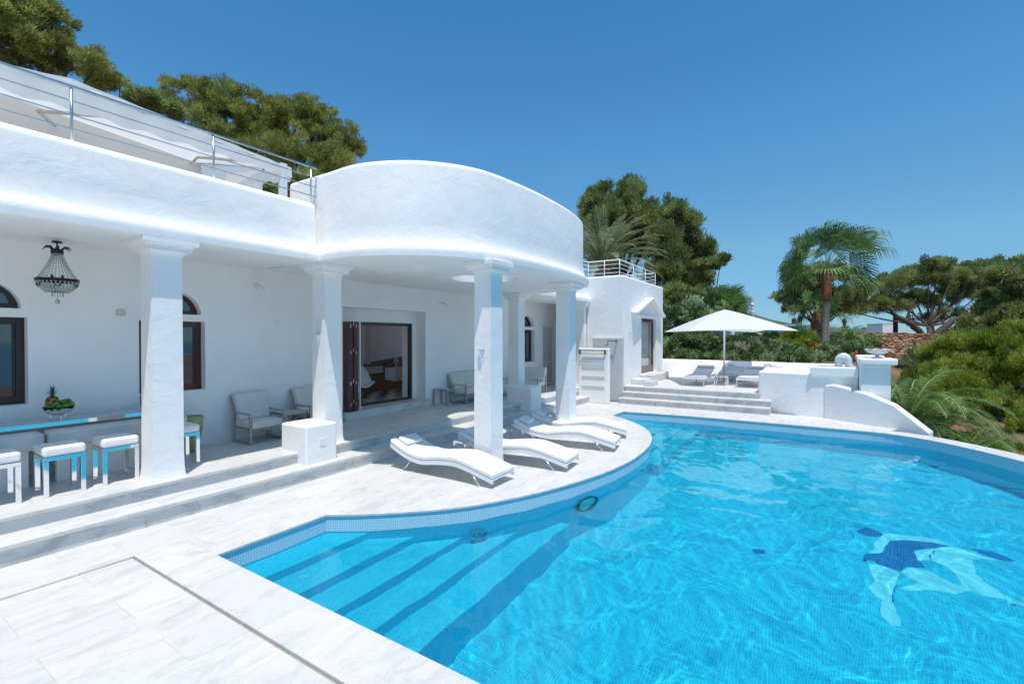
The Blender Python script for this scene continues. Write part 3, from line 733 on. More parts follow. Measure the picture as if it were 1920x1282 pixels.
for (x, z, lb) in ((4.6, 2.14, 'white vent plate on the shaded wall left of the folding door'), (10.35, 1.98, 'small white wall switch right of the folding door')):
    o = MB().box(x, 7.737, z, x + .09, 7.749, z + .1).build('switch_plate', WHITEMETAL, bevel=.003, seg=1); tag(o, lb, 'plate')
for (x, y, lb) in ((4.25, 7.62, 'small camera on the wall left of the column by the door'), (8.75, 7.6, 'small camera high on the wall above the folding door')):
    t = thing('security_camera', lb, 'camera', (x, y, 2.72))
    MB().tube([(x, y + .14, 2.8), (x, y + .02, 2.78)], .012).build('bracket', WHITEMETAL, t); MB().tube([(x, y + .05, 2.78), (x + .03, y - .09, 2.72)], .035, 10).build('body', WHITEMETAL, t, smooth=True)
o = MB().tube([(2.70, 7.72, .96), (2.70, 7.70, .90), (2.695, 7.73, 1.1), (2.70, 7.742, 1.16)], .006, 6).build('power_cable', BLACK); tag(o, 'thin dark cable hanging below the window behind the first column', 'cable')

# ------------------------------------------------------------------ far wing with gabled glass door
wing = thing('pool_house', 'white wing at the far end with a gabled glass door', 'house', (16, 5.5, 0))
wy = 5.03
wb = MB()
wb.box(14.0, wy, 0, 15.78, 6.2, 3.78); wb.box(17.5, wy, 0, 18.35, 6.2, 3.78); wb.box(15.78, wy, 2.60, 17.5, 6.2, 3.78); wb.box(15.78, wy + .5, 0, 17.5, 5.97, 2.6); wb.box(15.78, wy, 0, 17.5, wy + .5, .70)
wb.build('wall', PLASTER, wing, bevel=.0)
pf = []
for k in range(9): q = PI * k / 8; pf.append((-.09 + .09 * math.cos(q), 3.781 + .07 * math.sin(q)))
MB().sweep([(14.0, 6.25), (14.0, 5.03), (18.35, 5.03), (18.35, 7.4)], pf).build('parapet', PLASTER, wing, angle=R(60))
MB().box(18.16, 6.21, 0, 18.35, 12, 3.78).build('side_wall', PLASTER, wing)
dfm = MB(); y = wy + .10
dfm.box(15.79, y, .71, 15.88, y + .06, 2.59); dfm.box(17.38, y, .71, 17.49, y + .06, 2.59); dfm.box(15.88, y, 2.48, 17.38, y + .06, 2.59); dfm.box(15.88, y, .71, 17.38, y + .06, .95)
gd = dfm.build('glass_door', DARKWOOD, wing, bevel=.005, seg=1)
MB().box(15.88, y + .02, .95, 17.38, y + .024, 2.48).build('pane', SHEER, gd)
for x0, x1 in ((15.9, 16.25), (16.55, 17.3)):
    vs = []; fs = []; nn = 40
    for k in range(nn + 1):
        x = x0 + (x1 - x0) * k / nn; vs += [(x, y + .15 + .03 * math.sin(k * 1.3), .72), (x, y + .15 + .03 * math.sin(k * 1.3), 2.5)]
    for k in range(nn): a = 2 * k; fs.append((a, a + 2, a + 3, a + 1))
    MB().add(vs, fs).build('curtain_or_dark_sheet', CLOTH_, wing, smooth=True)
gb = MB()
for (x0, z0, x1, z1) in ((14.75, 2.67, 16.45, 3.24), (16.45, 3.24, 17.95, 2.67)):
    dx, dz = x1 - x0, z1 - z0; L = math.hypot(dx, dz); nx_, nz_ = -dz / L * .07, dx / L * .07
    gb.prism_xz([(x0, z0), (x1, z1), (x1 + (0), z1 + .075), (x0 + (nx_), z0 + .075)], wy - .22, wy - .002)
gb.box(15.1, wy - .10, 2.63, 17.7, wy - .002, 2.70)
gb.build('gable_hood', PLASTER, wing, bevel=.012, seg=2)
MB().box(13.86, 5.0, 0, 14.0, 5.96, 1.93).build('shower_cladding', TILEGREY, wing, bevel=.01, seg=2)
sw = MB().box(13.2, 5.18, 0, 13.36, 6.14, 1.62).build('shower_screen', PLASTER, wing, bevel=.03, seg=3)
for j in range(4): MB().box(13.19, 5.30 - .0, .42 + j * .29, 13.2, 6.02, .50 + j * .29).build('shadow_stripe', TILEGREY, sw)  # grey strips stand in for the striped shadows cast on the screen
tr = thing('towel_rail', 'black towel rail on the low white shower wall', 'towel rail', (13.18, 5.65, 1.53))
MB().tube([(13.13, 5.24, 1.56), (13.13, 6.1, 1.56)], .010, 6).build('bar', BLACK, tr); MB().tube([(13.13, 5.24, 1.46), (13.13, 6.1, 1.46)], .006, 6).build('bar', BLACK, tr)
for y in (5.27, 6.07): MB().box(13.12, y - .012, 1.45, 13.198, y + .012, 1.565).build('bracket', BLACK, tr)
tp = thing('shower_tap', 'dark shower tap on the grey tiled wall above the shower screen', 'tap', (13.83, 5.3, 1.85))
MB().tube([(13.86, 5.17, 1.83), (13.72, 5.17, 1.83)], .02, 8).build('valve', BLACK, tp); MB().tube([(13.76, 5.17, 1.83), (13.76, 5.42, 1.84), (13.76, 5.42, 1.70), (13.76, 5.52, 1.70)], .012, 6).build('spout', BLACK, tp)
for (x0, y0, x1, y1, z1) in ((14.75, 4.55, 15.6, 5.02, .62), (14.45, 4.25, 15.0, 4.54, .60), (15.62, 4.60, 17.6, 5.02, .70)):
    struct(MB().box(x0, y0, .47, x1, y1, z1).build('step', MARBLE_STEP, bevel=.012, seg=1))

# far terrace: three risers, floor, low walls, fountain, pier, wing wall
for i, (x, z0, z1) in enumerate(((13.5, -.04, .165), (13.8, .16, .32), (14.1, .31, .465))):
    struct(MB().box(x, 1.05, z0, 20.0 if i == 2 else x + .34, 4.98 if i < 2 else 5.03, z1 - .03).build('step', MARBLE_STEP))
    struct(MB().box(x - .025, 1.05, z1 - .029, 20.0 if i == 2 else x + .30, 4.99 if i < 2 else 5.03, z1).build('step' if i < 2 else 'far_terrace', MARBLE))
gw = thing('garden_wall', 'low white wall with fountain pier and sloping end beside the far steps', 'wall', (13.9, 0, 0))
fw_ = MB()
fw_.prism([(14.10, 1.36), (13.90, .60), (13.76, .165), (13.72, -.755), (14.1, -.755), (14.4, .165), (14.4, 1.36)], -1.5, 1.055)
fw_.build('low_wall', PLASTER, gw, bevel=.045, seg=4)
MB().box(14.3, .12, -.3, 19.3, 1.36, 1.045).build('planter_top', PLASTER, gw, bevel=.03)
bs = MB(); bs.prism([(13.70, .20), (13.66, -.755), (13.9, -.755), (13.9, .20)], 1.0, 1.235); bs.box(13.9, .07, .9, 15.2, .17, 1.235); bs.box(15.2, -.76, .9, 15.35, .17, 1.235); bs.box(13.9, -.76, .9, 15.2, -.70, 1.235)
bs.build('fountain_basin', PLASTER, gw, bevel=.05, seg=4)
MB().box(13.9, -.70, .9, 15.2, .07, 1.17).build('basin_water', mat('basin_water', (.35, .50, .50), .06, nscale=3, namt=.1), gw)
pr = MB(); pr.box(13.3, -1.31, -2.2, 14.1, -.765, 1.33); pr.build('pier', PLASTER, gw, bevel=.02)
MB().box(13.2, -1.42, 1.335, 14.2, -.74, 1.47).build('pier_cap', PLASTER, gw, bevel=.035, seg=4)
MB().box(14.45, -1.25, .5, 15.0, -.80, 1.40).build('pier', PLASTER, gw); MB().box(14.4, -1.3, 1.403, 15.1, -.76, 1.50).build('pier_cap', PLASTER, gw, bevel=.03, seg=3)
wg = MB(); a0 = Vector((13.72, -.10, 0)); a1 = Vector((12.66, -1.86, 0)); dr = (a1 - a0).normalized(); sd = Vector((dr.y, -dr.x, 0))
if sd.x > 0: sd = -sd
back = -sd * .17; prof = [(0, .80), (.08, .83), (.2, .80), (.45, .70), (.7, .52), (.85, .28), (1.0, .03)]; L = (a1 - a0).length
vs = []; fs = []
for t, z in prof:
    p = a0 + dr * L * t + sd * .06 * math.sin(PI * t)
    vs += [(p.x, p.y, -.3), (p.x, p.y, z - .03), (p.x - sd.x * .03, p.y - sd.y * .03, z), (p.x + back.x, p.y + back.y, z), (p.x + back.x, p.y + back.y, -.3)]
for i in range(len(prof) - 1):
    for j in range(4): a = 5 * i + j; fs.append((a, a + 1, a + 6, a + 5))
fs += [(0, 1, 2, 3, 4), tuple(5 * (len(prof) - 1) + j for j in (4, 3, 2, 1, 0))]
wg.add(vs, fs).build('sloping_wall', PLASTER, gw, bevel=.012, seg=2)
tw = thing('terrace_wall', 'low white wall closing the back of the far terrace', 'wall', (19.5, 3, 0))
pfw = [(-.0, .40), (.12, 1.0), (.16, 1.07), (.24, 1.09), (.36, 1.07), (.40, .9), (.40, -.5)]
MB().sweep([(18.5, 8.5), (19.0, 5.3), (18.85, 3.35), (18.85, 3.30), (18.5, 1.0)], [(-o_, z) for o_, z in pfw]).build('wall', PLASTER, tw, angle=R(60))
MB().box(18.2, -.5, -.5, 18.6, 1.6, 1.09).build('wall', PLASTER, tw, bevel=.04)

# sculpture and bowl
sc = MB(); c = Vector((13.98, -.46, 1.17))
pts1 = [(14.0, -.36, 1.15), (14.0, -.375, 1.30), (14.0, -.40, 1.41), (14.0, -.47, 1.47), (14.0, -.54, 1.42), (14.0, -.575, 1.30), (14.0, -.62, 1.15)]
sc.tube(spline(pts1, 4), [.055 + .05 * math.sin(PI * k / 24) for k in range(25)], 10)
o = sc.build('sculpture', STONE, smooth=True); tag(o, 'pale arched stone sculpture in the fountain basin', 'sculpture')
bw = thing('stone_bowl', 'white bowl with a scalloped rim on top of the pier', 'bowl', (13.75, -1.1, 1.5))
c = (13.75, -1.1, 1.47)
MB().lathe([(.10, 0), (.09, .02), (.035, .04), (.035, .06), (.10, .075)], c, 20).build('foot', STONE, bw, smooth=True)
vs = []; fs = []; n = 32
for i, (r_, z) in enumerate([(.05, .07), (.13, .10), (.20, .15), (.24, .205), (.22, .20), (.12, .13), (.02, .11)]):
    for k in range(n):
        q = 2 * PI * k / n; w_ = (1 + .05 * math.cos(8 * q)) if i in (3, 4) else 1
        vs.append((c[0] + r_ * w_ * math.cos(q), c[1] + r_ * w_ * math.sin(q), c[2] + z + (.012 * math.cos(8 * q) if i in (3, 4) else 0)))
for i in range(6):
    for k in range(n): fs.append((i * n + k, i * n + (k + 1) % n, (i + 1) * n + (k + 1) % n, (i + 1) * n + k))
MB().add(vs, fs).build('basin', STONE, bw, smooth=True)

# ------------------------------------------------------------------ chandelier
ch = thing('chandelier', 'crystal basket chandelier with a dark metal ring hanging under the terrace ceiling', 'chandelier', (1.73, 7.16, 3.02))
cx, cy = 1.73, 7.16
MB().lathe([(.05, 3.0), (.04, 3.02)], (cx, cy, 0), 12).tube([(cx, cy, 3.0), (cx, cy, 2.90)], .008, 6).build('hook', DARKMETAL, ch)
cr = MB().lathe([(.052, 2.865), (.056, 2.90), (.05, 2.93)], (cx, cy, 0), 14)
for k in range(6):
    q = 2 * PI * k / 6 + .4; d = Vector((math.cos(q), math.sin(q), 0)); o_ = Vector((cx, cy, 2.92))
    cr.tube([o_ + d * .04, o_ + d * .07 + Vector((0, 0, .035)), o_ + d * .105 + Vector((0, 0, .03)), o_ + d * .13], [.012, .011, .009, .003], 5)
cr.build('crown', DARKMETAL, ch)
rg = MB(); n = 36
for k in range(n):
    q = 2 * PI * k / n; q2 = 2 * PI * (k + 1) / n
    rg.add([(cx + r_ * math.cos(a), cy + r_ * math.sin(a), z) for a in (q, q2) for r_, z in ((.186, 2.565), (.186, 2.60), (.176, 2.60), (.176, 2.565))], [(0, 1, 5, 4), (1, 2, 6, 5), (2, 3, 7, 6), (3, 0, 4, 7)])
rg.lathe([(.10, 2.452), (.10, 2.462)], (cx, cy, 0), 20)
for k in range(6):
    q = 2 * PI * k / 6 + .3; c_ = Vector((cx + .178 * math.cos(q), cy + .178 * math.sin(q), 2.54)); t_ = Vector((-math.sin(q), math.cos(q), 0))
    rg.tube([c_ + t_ * .03 * math.cos(a) + Vector((0, 0, .028 * math.sin(a))) for a in [PI + PI * j / 6 for j in range(7)]], .006, 5)
rg.build('ring', DARKMETAL, ch)
bd = MB(); rngc = random.Random(3)
for k in range(26):
    q = 2 * PI * k / 26
    for j in range(13):
        t = j / 12; r_ = .05 + (.17 - .05) * (t ** 1.35); z = 2.87 - .275 * t
        bd.ball((cx + r_ * math.cos(q), cy + r_ * math.sin(q), z), .0075, 5)
bd.build('bead_strands', CRYSTAL, ch); bd = MB()
for k in range(30):
    q = 2 * PI * k / 30
    for j in range(7):
        t = j / 6; r_ = .175 - .075 * t ** 1.3; z = 2.56 - .10 * t ** .8
        bd.ball((cx + r_ * math.cos(q), cy + r_ * math.sin(q), z), .012, 5)
bd.build('bead_basket', CRYSTAL, ch); bd = MB()
for k in range(7):
    q = 2 * PI * k / 7; bd.tube([(cx + .05 * math.cos(q), cy + .05 * math.sin(q), 2.45), (cx + .05 * math.cos(q), cy + .05 * math.sin(q), 2.40)], .004, 4)
bd.tube([(cx, cy, 2.45), (cx, cy, 2.37)], .004, 4); bd.ball((cx, cy, 2.345), .025, 10)
bd.build('crystal_drops', CRYSTAL, ch)
cd = MB()
for k in range(4):
    q = 2 * PI * k / 4 + .5; cd.tube([(cx + .06 * math.cos(q), cy + .06 * math.sin(q), 2.58), (cx + .06 * math.cos(q), cy + .06 * math.sin(q), 2.64)], .011, 6)
cd.build('candle_holder', DARKMETAL, ch)

# ------------------------------------------------------------------ furniture
def frame_box(mb, x0, y0, x1, y1, z0, z1, t, top=True):  # four legs and top frame
    for x in (x0, x1 - t):
        for y in (y0, y1 - t): mb.box(x, y, z0, x + t, y + t, z1 - t)
    if top:
        mb.box(x0, y0, z1 - t, x1, y0 + t, z1); mb.box(x0, y1 - t, z1 - t, x1, y1, z1); mb.box(x0, y0 + t, z1 - t, x0 + t, y1 - t, z1); mb.box(x1 - t, y0 + t, z1 - t, x1, y1 - t, z1)
def make_stool():
    t = thing('stool', 'x', 'stool', (0, 0, 0), 'chrome stools in front of the long table'); k = .042; W_ = .165
    for x in (-W_, W_ - k):
        for y in (-W_, W_ - k): MB().box(x, y, 0, x + k, y + k, .36).build('leg', CHROME, t, bevel=.002, seg=1)
    f = MB(); z0, z1 = .361, .40
    f.box(-W_, -W_, z0, W_, -W_ + k, z1); f.box(-W_, W_ - k, z0, W_, W_, z1); f.box(-W_, -W_ + k, z0, -W_ + k, W_ - k, z1); f.box(W_ - k, -W_ + k, z0, W_, W_ - k, z1)
    f.build('frame', CHROME, t, bevel=.002, seg=1)
    c = MB().box(-W_ - .004, -W_ - .004, .402, W_ + .004, W_ + .004, .50); c.build('cushion', CUSHION, t, bevel=.032, seg=5)
    return t
s0 = make_stool()
labs = ['white topped chrome stool nearest the first column', 'white topped chrome stool in the middle of the three', 'white topped chrome stool at the left edge, half out of view', 'white topped chrome stool mostly hidden behind the first column']
for i, (x, y) in enumerate(((2.09, 6.68), (1.62, 6.675), (1.135, 6.68), (2.80, 6.85))):
    s = s0 if i == 0 else copy_tree(s0); s.location = (x, y, .34); s['label'] = labs[i]
# bench modules and long table
for i, (x0, x1, lb) in enumerate(((1.60, 2.95, 'long cream padded bench under the bowl of fruit'), (.2, 1.575, 'cream padded bench at the left edge of the photo'))):
    t = thing('bench', lb, 'bench', ((x0 + x1) / 2, 7.1, .34), 'padded benches along the table')
    MB().box(x0, 6.96, .745, x1, 7.20, .93).build('seat', CUSHION_GREY, t, bevel=.045, seg=5)
    MB().box(x0 + .1, 7.12, .341, x1 - .1, 7.18, .744).build('base', PLASTER, t)
tb = thing('long_table', 'long table with a polished top against the shaded wall', 'table', (1.5, 7.4, .34))
MB().box(0, 7.215, .985, 2.93, 7.70, 1.0).build('top', mat('table_top', (.50, .53, .56), .12, nscale=3, namt=.04), tb, bevel=.002, seg=1)
MB().box(0, 7.205, .955, 2.93, 7.213, 1.0).build('front_rail', CHROME, tb)
for x in (.2, 2.8): MB().box(x, 7.4, .341, x + .06, 7.6, .984).build('leg', CHROME, tb)
# fruit
fb = thing('fruit_bowl', 'glass footed bowl on the long table under the window', 'bowl', (1.78, 7.36, 1.0)); c = (1.78, 7.36, 1.0)
MB().lathe([(.06, .065), (.10, .09), (.125, .12), (.14, .155), (.136, .155), (.12, .122), (.095, .095), (.05, .072)], c, 26).build('bowl', CLEAR, fb, smooth=True)
ft = MB()
for k in range(3):
    q = 2 * PI * k / 3 + .5; dx, dy = math.cos(q), math.sin(q)
    ft.tube([(c[0] + .06 * dx, c[1] + .06 * dy, c[2] + .07), (c[0] + .085 * dx, c[1] + .085 * dy, c[2] + .045), (c[0] + .06 * dx, c[1] + .06 * dy, c[2] + .02), (c[0] + .075 * dx, c[1] + .075 * dy, c[2] + .005)], .006, 6)
ft.build('foot', CHROME, fb, smooth=True)
rl = random.Random(8); k = 0
spots = [(-.09, .0, .165), (-.07, -.06, .15), (-.02, -.09, .15), (.04, -.08, .155), (.09, -.04, .165), (.11, .02, .17), (.08, .07, .17), (.02, .06, .18), (.04, -.01, .20), (.085, .02, .205), (-.03, -.03, .18), (0, .0, .13), (-.05, .04, .13), (.05, .03, .13)]
for x, y, z in spots:
    o = MB().ball((c[0] + x, c[1] + y, c[2] + z), .034, 12, (1.0, 1.0, .95)).build('lime', LIME, smooth=True)
    tag(o, 'green lime heaped in the glass bowl beside the pineapple', 'lime', 'limes in the glass bowl')
pa = thing('pineapple', 'ripe pineapple with spiky leaves standing in the fruit bowl', 'pineapple', (c[0] - .055, c[1] + .0, c[2] + .12)); pc = (c[0] - .05, c[1] + .02, c[2] + .13)
MB().lathe([(.02, 0), (.05, .02), (.062, .06), (.06, .10), (.045, .135), (.02, .148)], pc, 18).build('fruit', PINEAPPLE, pa, smooth=True)
lf = MB()
for k in range(34):
    q = k * 2.4; u = k / 34; d = Vector((math.cos(q), math.sin(q), 0)); b = Vector((pc[0], pc[1], pc[2] + .135 + .06 * u)); L = .075 + .03 * math.sin(k * 1.7)
    sp = .9 - .75 * u; tip = b + (d * sp + Vector((0, 0, 1.1 - .4 * sp))).normalized() * L; s_ = Vector((-d.y, d.x, 0)) * .008; mid = (b + tip) / 2 + Vector((0, 0, .008))
    lf.add([b - s_, b + s_, mid + s_ * .9, tip, mid - s_ * .9], [(0, 1, 2, 3, 4)])
lf.build('leaf_crown', mat('pineapple_leaf', (.05, .12, .07), .5, nscale=20, namt=.4), pa)
# olive vase
o = MB().lathe([(.05, 0), (.075, .05), (.11, .18), (.135, .32), (.145, .44), (.148, .50), (.138, .50), (.13, .42)], (3.18, 7.42, .34), 26).build('tall_vase', OLIVEPOT, smooth=True); tag(o, 'tall olive green vase on the floor behind the first column', 'vase')

def make_armchair(wd, group=None, name='armchair', cat='armchair'):
    t = thing(name, 'x', cat, (0, 0, 0), group); k = .032; dp = .50     # faces -Y, origin centre back-left at floor
    hw = wd / 2
    for s_ in (-1, 1):
        x = s_ * hw - (k if s_ > 0 else 0); a = MB()
        a.box(x, -dp, 0, x + k, -dp + k, .44); a.box(x, -k, 0, x + k, 0, .44); a.box(x, -dp, .441, x + k, 0, .466); a.box(x, -dp + k, 0, x + k, -k, k)
        a.build('side_frame', STEEL, t, bevel=.002, seg=1)
    f = MB(); f.box(-hw + k, -dp + .01, .20, hw - k, -.02, .225)
    f.add([(-hw + .002, -.03, .466), (-hw + k, -.03, .466), (-hw + k, .08, .70), (-hw + .002, .08, .70), (-hw + .002, 0, .466), (-hw + k, 0, .466), (-hw + k, .105, .70), (-hw + .002, .105, .70)], [(0, 1, 2, 3), (4, 7, 6, 5), (0, 4, 5, 1), (1, 5, 6, 2), (2, 6, 7, 3), (3, 7, 4, 0)])
    f.build('seat_frame', STEEL, t)
    MB().box(-hw + k + .003, -dp + .0, .228, hw - k - .003, -.02, .335).build('seat_cushion', CUSHION_GREY, t, bevel=.02, seg=3)
    b = MB(); z0, z1 = .337, .73; y0, y1 = -.14, .0; lean = .11
    for (z, y) in ((z0, 0), (z1, lean)): pass
    b.add([(-hw + k, y0, z0), (hw - k, y0, z0), (hw - k, y1, z0), (-hw + k, y1, z0), (-hw + k, y0 + lean, z1), (hw - k, y0 + lean, z1), (hw - k, y1 + lean - .01, z1), (-hw + k, y1 + lean - .01, z1)],
          [(0, 3, 2, 1), (4, 5, 6, 7), (0, 1, 5, 4), (1, 2, 6, 5), (2, 3, 7, 6), (3, 0, 4, 7)])
    b.build('back_cushion', CUSHION_GREY, t, bevel=.02, seg=3)
    return t
a0_ = make_armchair(.56, 'steel armchairs by the wall')
a0_.location = (4.12, 7.62, .34); a0_['label'] = 'steel framed armchair with pale cushions nearest the long table'
a1_ = copy_tree(a0_); a1_.location = (5.12, 7.62, .34); a1_['label'] = 'steel framed armchair with pale cushions half hidden behind the column by the door'
sf = make_armchair(2.1, None, 'sofa', 'sofa'); sf.location = (10.05, 7.62, .34); sf['label'] = 'long steel framed sofa with pale cushions right of the folding door'
sf2 = make_armchair(.9, None, 'sofa', 'sofa'); sf2.location = (11.9, 7.0, .34); sf2.rotation_euler = (0, 0, R(-90)); sf2['label'] = 'steel framed seat at the far end of the terrace beside the shutters'
sf2.location = (12.15, 7.1, .34)
def make_table(wd, h, m, label, loc, group, dp=None, topm=None):
    dp = dp or wd
    t = thing('side_table', label, 'side table', (0, 0, 0), group); k = .03
    for x in (-wd / 2, wd / 2 - k):
        for y in (-dp / 2, dp / 2 - k): MB().box(x, y, 0, x + k, y + k, h - k - .001).build('leg', m, t)
    f = MB(); x0, x1, y0, y1 = -wd / 2, wd / 2, -dp / 2, dp / 2
    f.box(x0, y0, h - k, x1, y0 + k, h); f.box(x0, y1 - k, h - k, x1, y1, h); f.box(x0, y0 + k, h - k, x0 + k, y1 - k, h); f.box(x1 - k, y0 + k, h - k, x1, y1 - k, h); f.build('frame', m, t, bevel=.002, seg=1)
    MB().box(x0 + k, y0 + k, h - .012, x1 - k, y1 - k, h - .002).build('top', topm or TILEGREY, t)
    t.location = loc; return t
make_table(.42, .38, STEEL, 'steel side table with a pale top between the two armchairs', (4.66, 7.42, .34), 'steel side tables on the terrace', .46)
make_table(.32, .38, STEEL, 'steel side table at the end of the long sofa', (8.66, 7.52, .34), 'steel side tables on the terrace', .42)
make_table(.27, .30, CHROME, 'chrome side table between the nearest lounger and the first deck column', (6.02, 4.78, 0), 'chrome side tables between the loungers')
make_table(.36, .30, CHROME, 'chrome side table between the second and third loungers', (7.62, 4.72, 0), 'chrome side tables between the loungers', .28)
make_table(.30, .30, CHROME, 'chrome side table beside the farthest lounger', (8.85, 4.95, 0), 'chrome side tables between the loungers', .28)

# sun loungers (wave shaped), foot at y=0, head at +y
def make_lounger():
    t = thing('sun_lounger', 'x', 'sun lounger', (0, 0, 0), 'white wave loungers on the pool deck')
    pr = spline([(0, 0, .125), (0, .32, .205), (0, .62, .262), (0, .92, .245), (0, 1.22, .205), (0, 1.45, .225), (0, 1.66, .29), (0, 1.86, .375)], 5)
    pr = [(p.y, p.z) for p in pr]; hw = .265
    def strip(lo, hi, x0, x1, name, m, parent, bev=0, seg=2):
        up_ = [(y, z + hi) for y, z in pr]; dn = [(y, z + lo) for y, z in pr]; n = len(pr); vs = []; fs = []
        for x in (x0, x1):
            for a in dn: vs.append((x, a[0], a[1]))
            for a in up_: vs.append((x, a[0], a[1]))
        for i in range(n - 1):
            fs += [(n + i, n + i + 1, 3 * n + i + 1, 3 * n + i), (i, 2 * n + i, 2 * n + i + 1, i + 1), (i, i + 1, n + i + 1, n + i), (2 * n + i, 3 * n + i, 3 * n + i + 1, 2 * n + i + 1)]
        fs += [(0, n, 3 * n, 2 * n), (n - 1, 3 * n - 1, 4 * n - 1, 2 * n - 1)]
        return MB().add(vs, fs).build(name, m, parent, bevel=bev, seg=seg)
    fr = strip(-.062, -.004, -hw, -hw + .025, 'side_rail', WHITEMETAL, t); strip(-.062, -.004, hw - .025, hw, 'side_rail', WHITEMETAL, t)
    strip(-.02, -.006, -hw + .026, hw - .026, 'sling', WHITEMETAL, t)
    strip(.0, .062, -hw - .004, hw + .004, 'mattress', CUSHION, t, .018, 3)
    for x in (-hw + .012, hw - .012):
        MB().tube([(x, .36, .16), (x, .20, 0)], .013, 8).build('leg', RAIL_STEEL, t, smooth=True)
        MB().tube([(x, 1.44, .18), (x, 1.60, 0)], .013, 8).build('leg', RAIL_STEEL, t, smooth=True)
    MB().tube([(-hw, 1.50, .11), (hw, 1.50, .11)], .009, 6).build('cross_bar', RAIL_STEEL, t)
    pl = MB().box(-.17, -.10, -.028, .17, .10, .028).build('pillow', CUSHION, t, bevel=.026, seg=4)
    pl.location = (0, 1.70, .405); pl.rotation_euler = (R(22), 0, 0)
    return t
l0 = make_lounger()
lab = ['white wave lounger nearest the camera, in full sun', 'white wave lounger with its head hidden behind the first deck column', 'white wave lounger with its head in the canopy shade beside the second deck column', 'farthest white wave lounger, crossed by the second deck column']
for i, (x, y, a) in enumerate(((5.25, 3.52, 0), (6.45, 3.08, 6), (7.97, 2.95, 10), (9.12, 3.2, 22))):
    l = l0 if i == 0 else copy_tree(l0); l.location = (x, y, 0); l.rotation_euler = (0, 0, R(a)); l['label'] = lab[i]

# far terrace furniture
def make_bed():
    t = thing('sunbed', 'x', 'sunbed', (0, 0, 0), 'grey sunbeds under the umbrella'); L, W_ = 1.9, .62; z = .27
    f = MB(); f.box(0, -W_ / 2, z - .05, L, -W_ / 2 + .04, z); f.box(0, W_ / 2 - .04, z - .05, L, W_ / 2, z); f.box(0, -W_ / 2 + .04, z - .05, .04, W_ / 2 - .04, z)
    f.build('frame', WHITEMETAL, t)
    for x in (.02, L - .08):
        for y in (-W_ / 2, W_ / 2 - .04): MB().box(x, y, 0, x + .04, y + .04, z - .05).build('leg', RAIL_STEEL, t)
    MB().box(.03, -W_ / 2 + .03, z + .001, 1.2, W_ / 2 - .03, z + .035).build('seat', GREYMESH, t, bevel=.01)
    b = MB().box(0, -W_ / 2 + .03, 0, .72, W_ / 2 - .03, .035).build('backrest', GREYMESH, t, bevel=.01); b.location = (1.2, 0, z + .01); b.rotation_euler = (0, R(-14), 0)
    p = MB().box(.0, -W_ / 2 + .05, 0, .16, W_ / 2 - .05, .05).build('headrest', GREYMESH, t, bevel=.015); p.location = (1.76, 0, z + .19); p.rotation_euler = (0, R(-14), 0)
    return t
b0 = make_bed()
for i, (x, y, lb) in enumerate(((15.1, 3.22, 'grey sunbed under the umbrella left of its pole'), (15.45, 1.78, 'grey sunbed partly in the sun right of the umbrella pole'), (17.1, 2.55, 'grey sunbed behind the umbrella pole, farthest of the three'))):
    b = b0 if i == 0 else copy_tree(b0); b.location = (x, y, .465); b['label'] = lb
make_table(.36, .28, CHROME, 'small chrome table at the foot of the umbrella pole', (16.0, 2.58, .465), None)
um = thing('umbrella', 'large square white umbrella over the sunbeds on the far terrace', 'umbrella', (17.0, 2.65, .465)); ux, uy = 17.0, 2.65
MB().tube([(ux - .05, uy, .47), (ux, uy, 2.8)], .028, 10).build('pole', WHITEMETAL, um, smooth=True)
MB().tube([(ux - .045, uy, .80), (ux - .03, uy, 1.0)], .045, 10).tube([(ux - .04, uy, .9), (ux - .04, uy - .09, .9)], .012, 6).build('crank', STEEL, um)
MB().box(ux - .3, uy - .3, .466, ux + .3, uy + .3, .52).build('base', STEEL, um, bevel=.01)
n = 32; vs = [(ux, uy, 2.86)]; fs = []; rings = 7; hs = 1.57; th = R(28)
for j in range(1, rings + 1):
    t_ = j / rings
    for k in range(n):
        u = k / n * 4; e = int(u) % 4; f_ = u - int(u)
        P0 = [(1, 1), (-1, 1), (-1, -1), (1, -1)][e]; P1 = [(-1, 1), (-1, -1), (1, -1), (1, 1)][e]
        x = P0[0] + (P1[0] - P0[0]) * f_; y = P0[1] + (P1[1] - P0[1]) * f_
        ed = 1 - .09 * math.sin(PI * f_) * t_; sag = .05 * math.sin(PI * f_) ** 2 * t_
        X_ = x * hs * t_ * ed; Y_ = y * hs * t_ * ed
        vs.append((ux + X_ * math.cos(th) - Y_ * math.sin(th), uy + X_ * math.sin(th) + Y_ * math.cos(th), 2.86 - .72 * (t_ ** 1.12) + (1 - t_) * .0 + sag))
for k in range(n): fs.append((0, 1 + k, 1 + (k + 1) % n))
for j in range(rings - 1):
    for k in range(n): a = 1 + j * n; fs.append((a + k, a + n + k, a + n + (k + 1) % n, a + (k + 1) % n))
MB().add(vs, fs).build('canopy', CLOTH, um, angle=R(20))

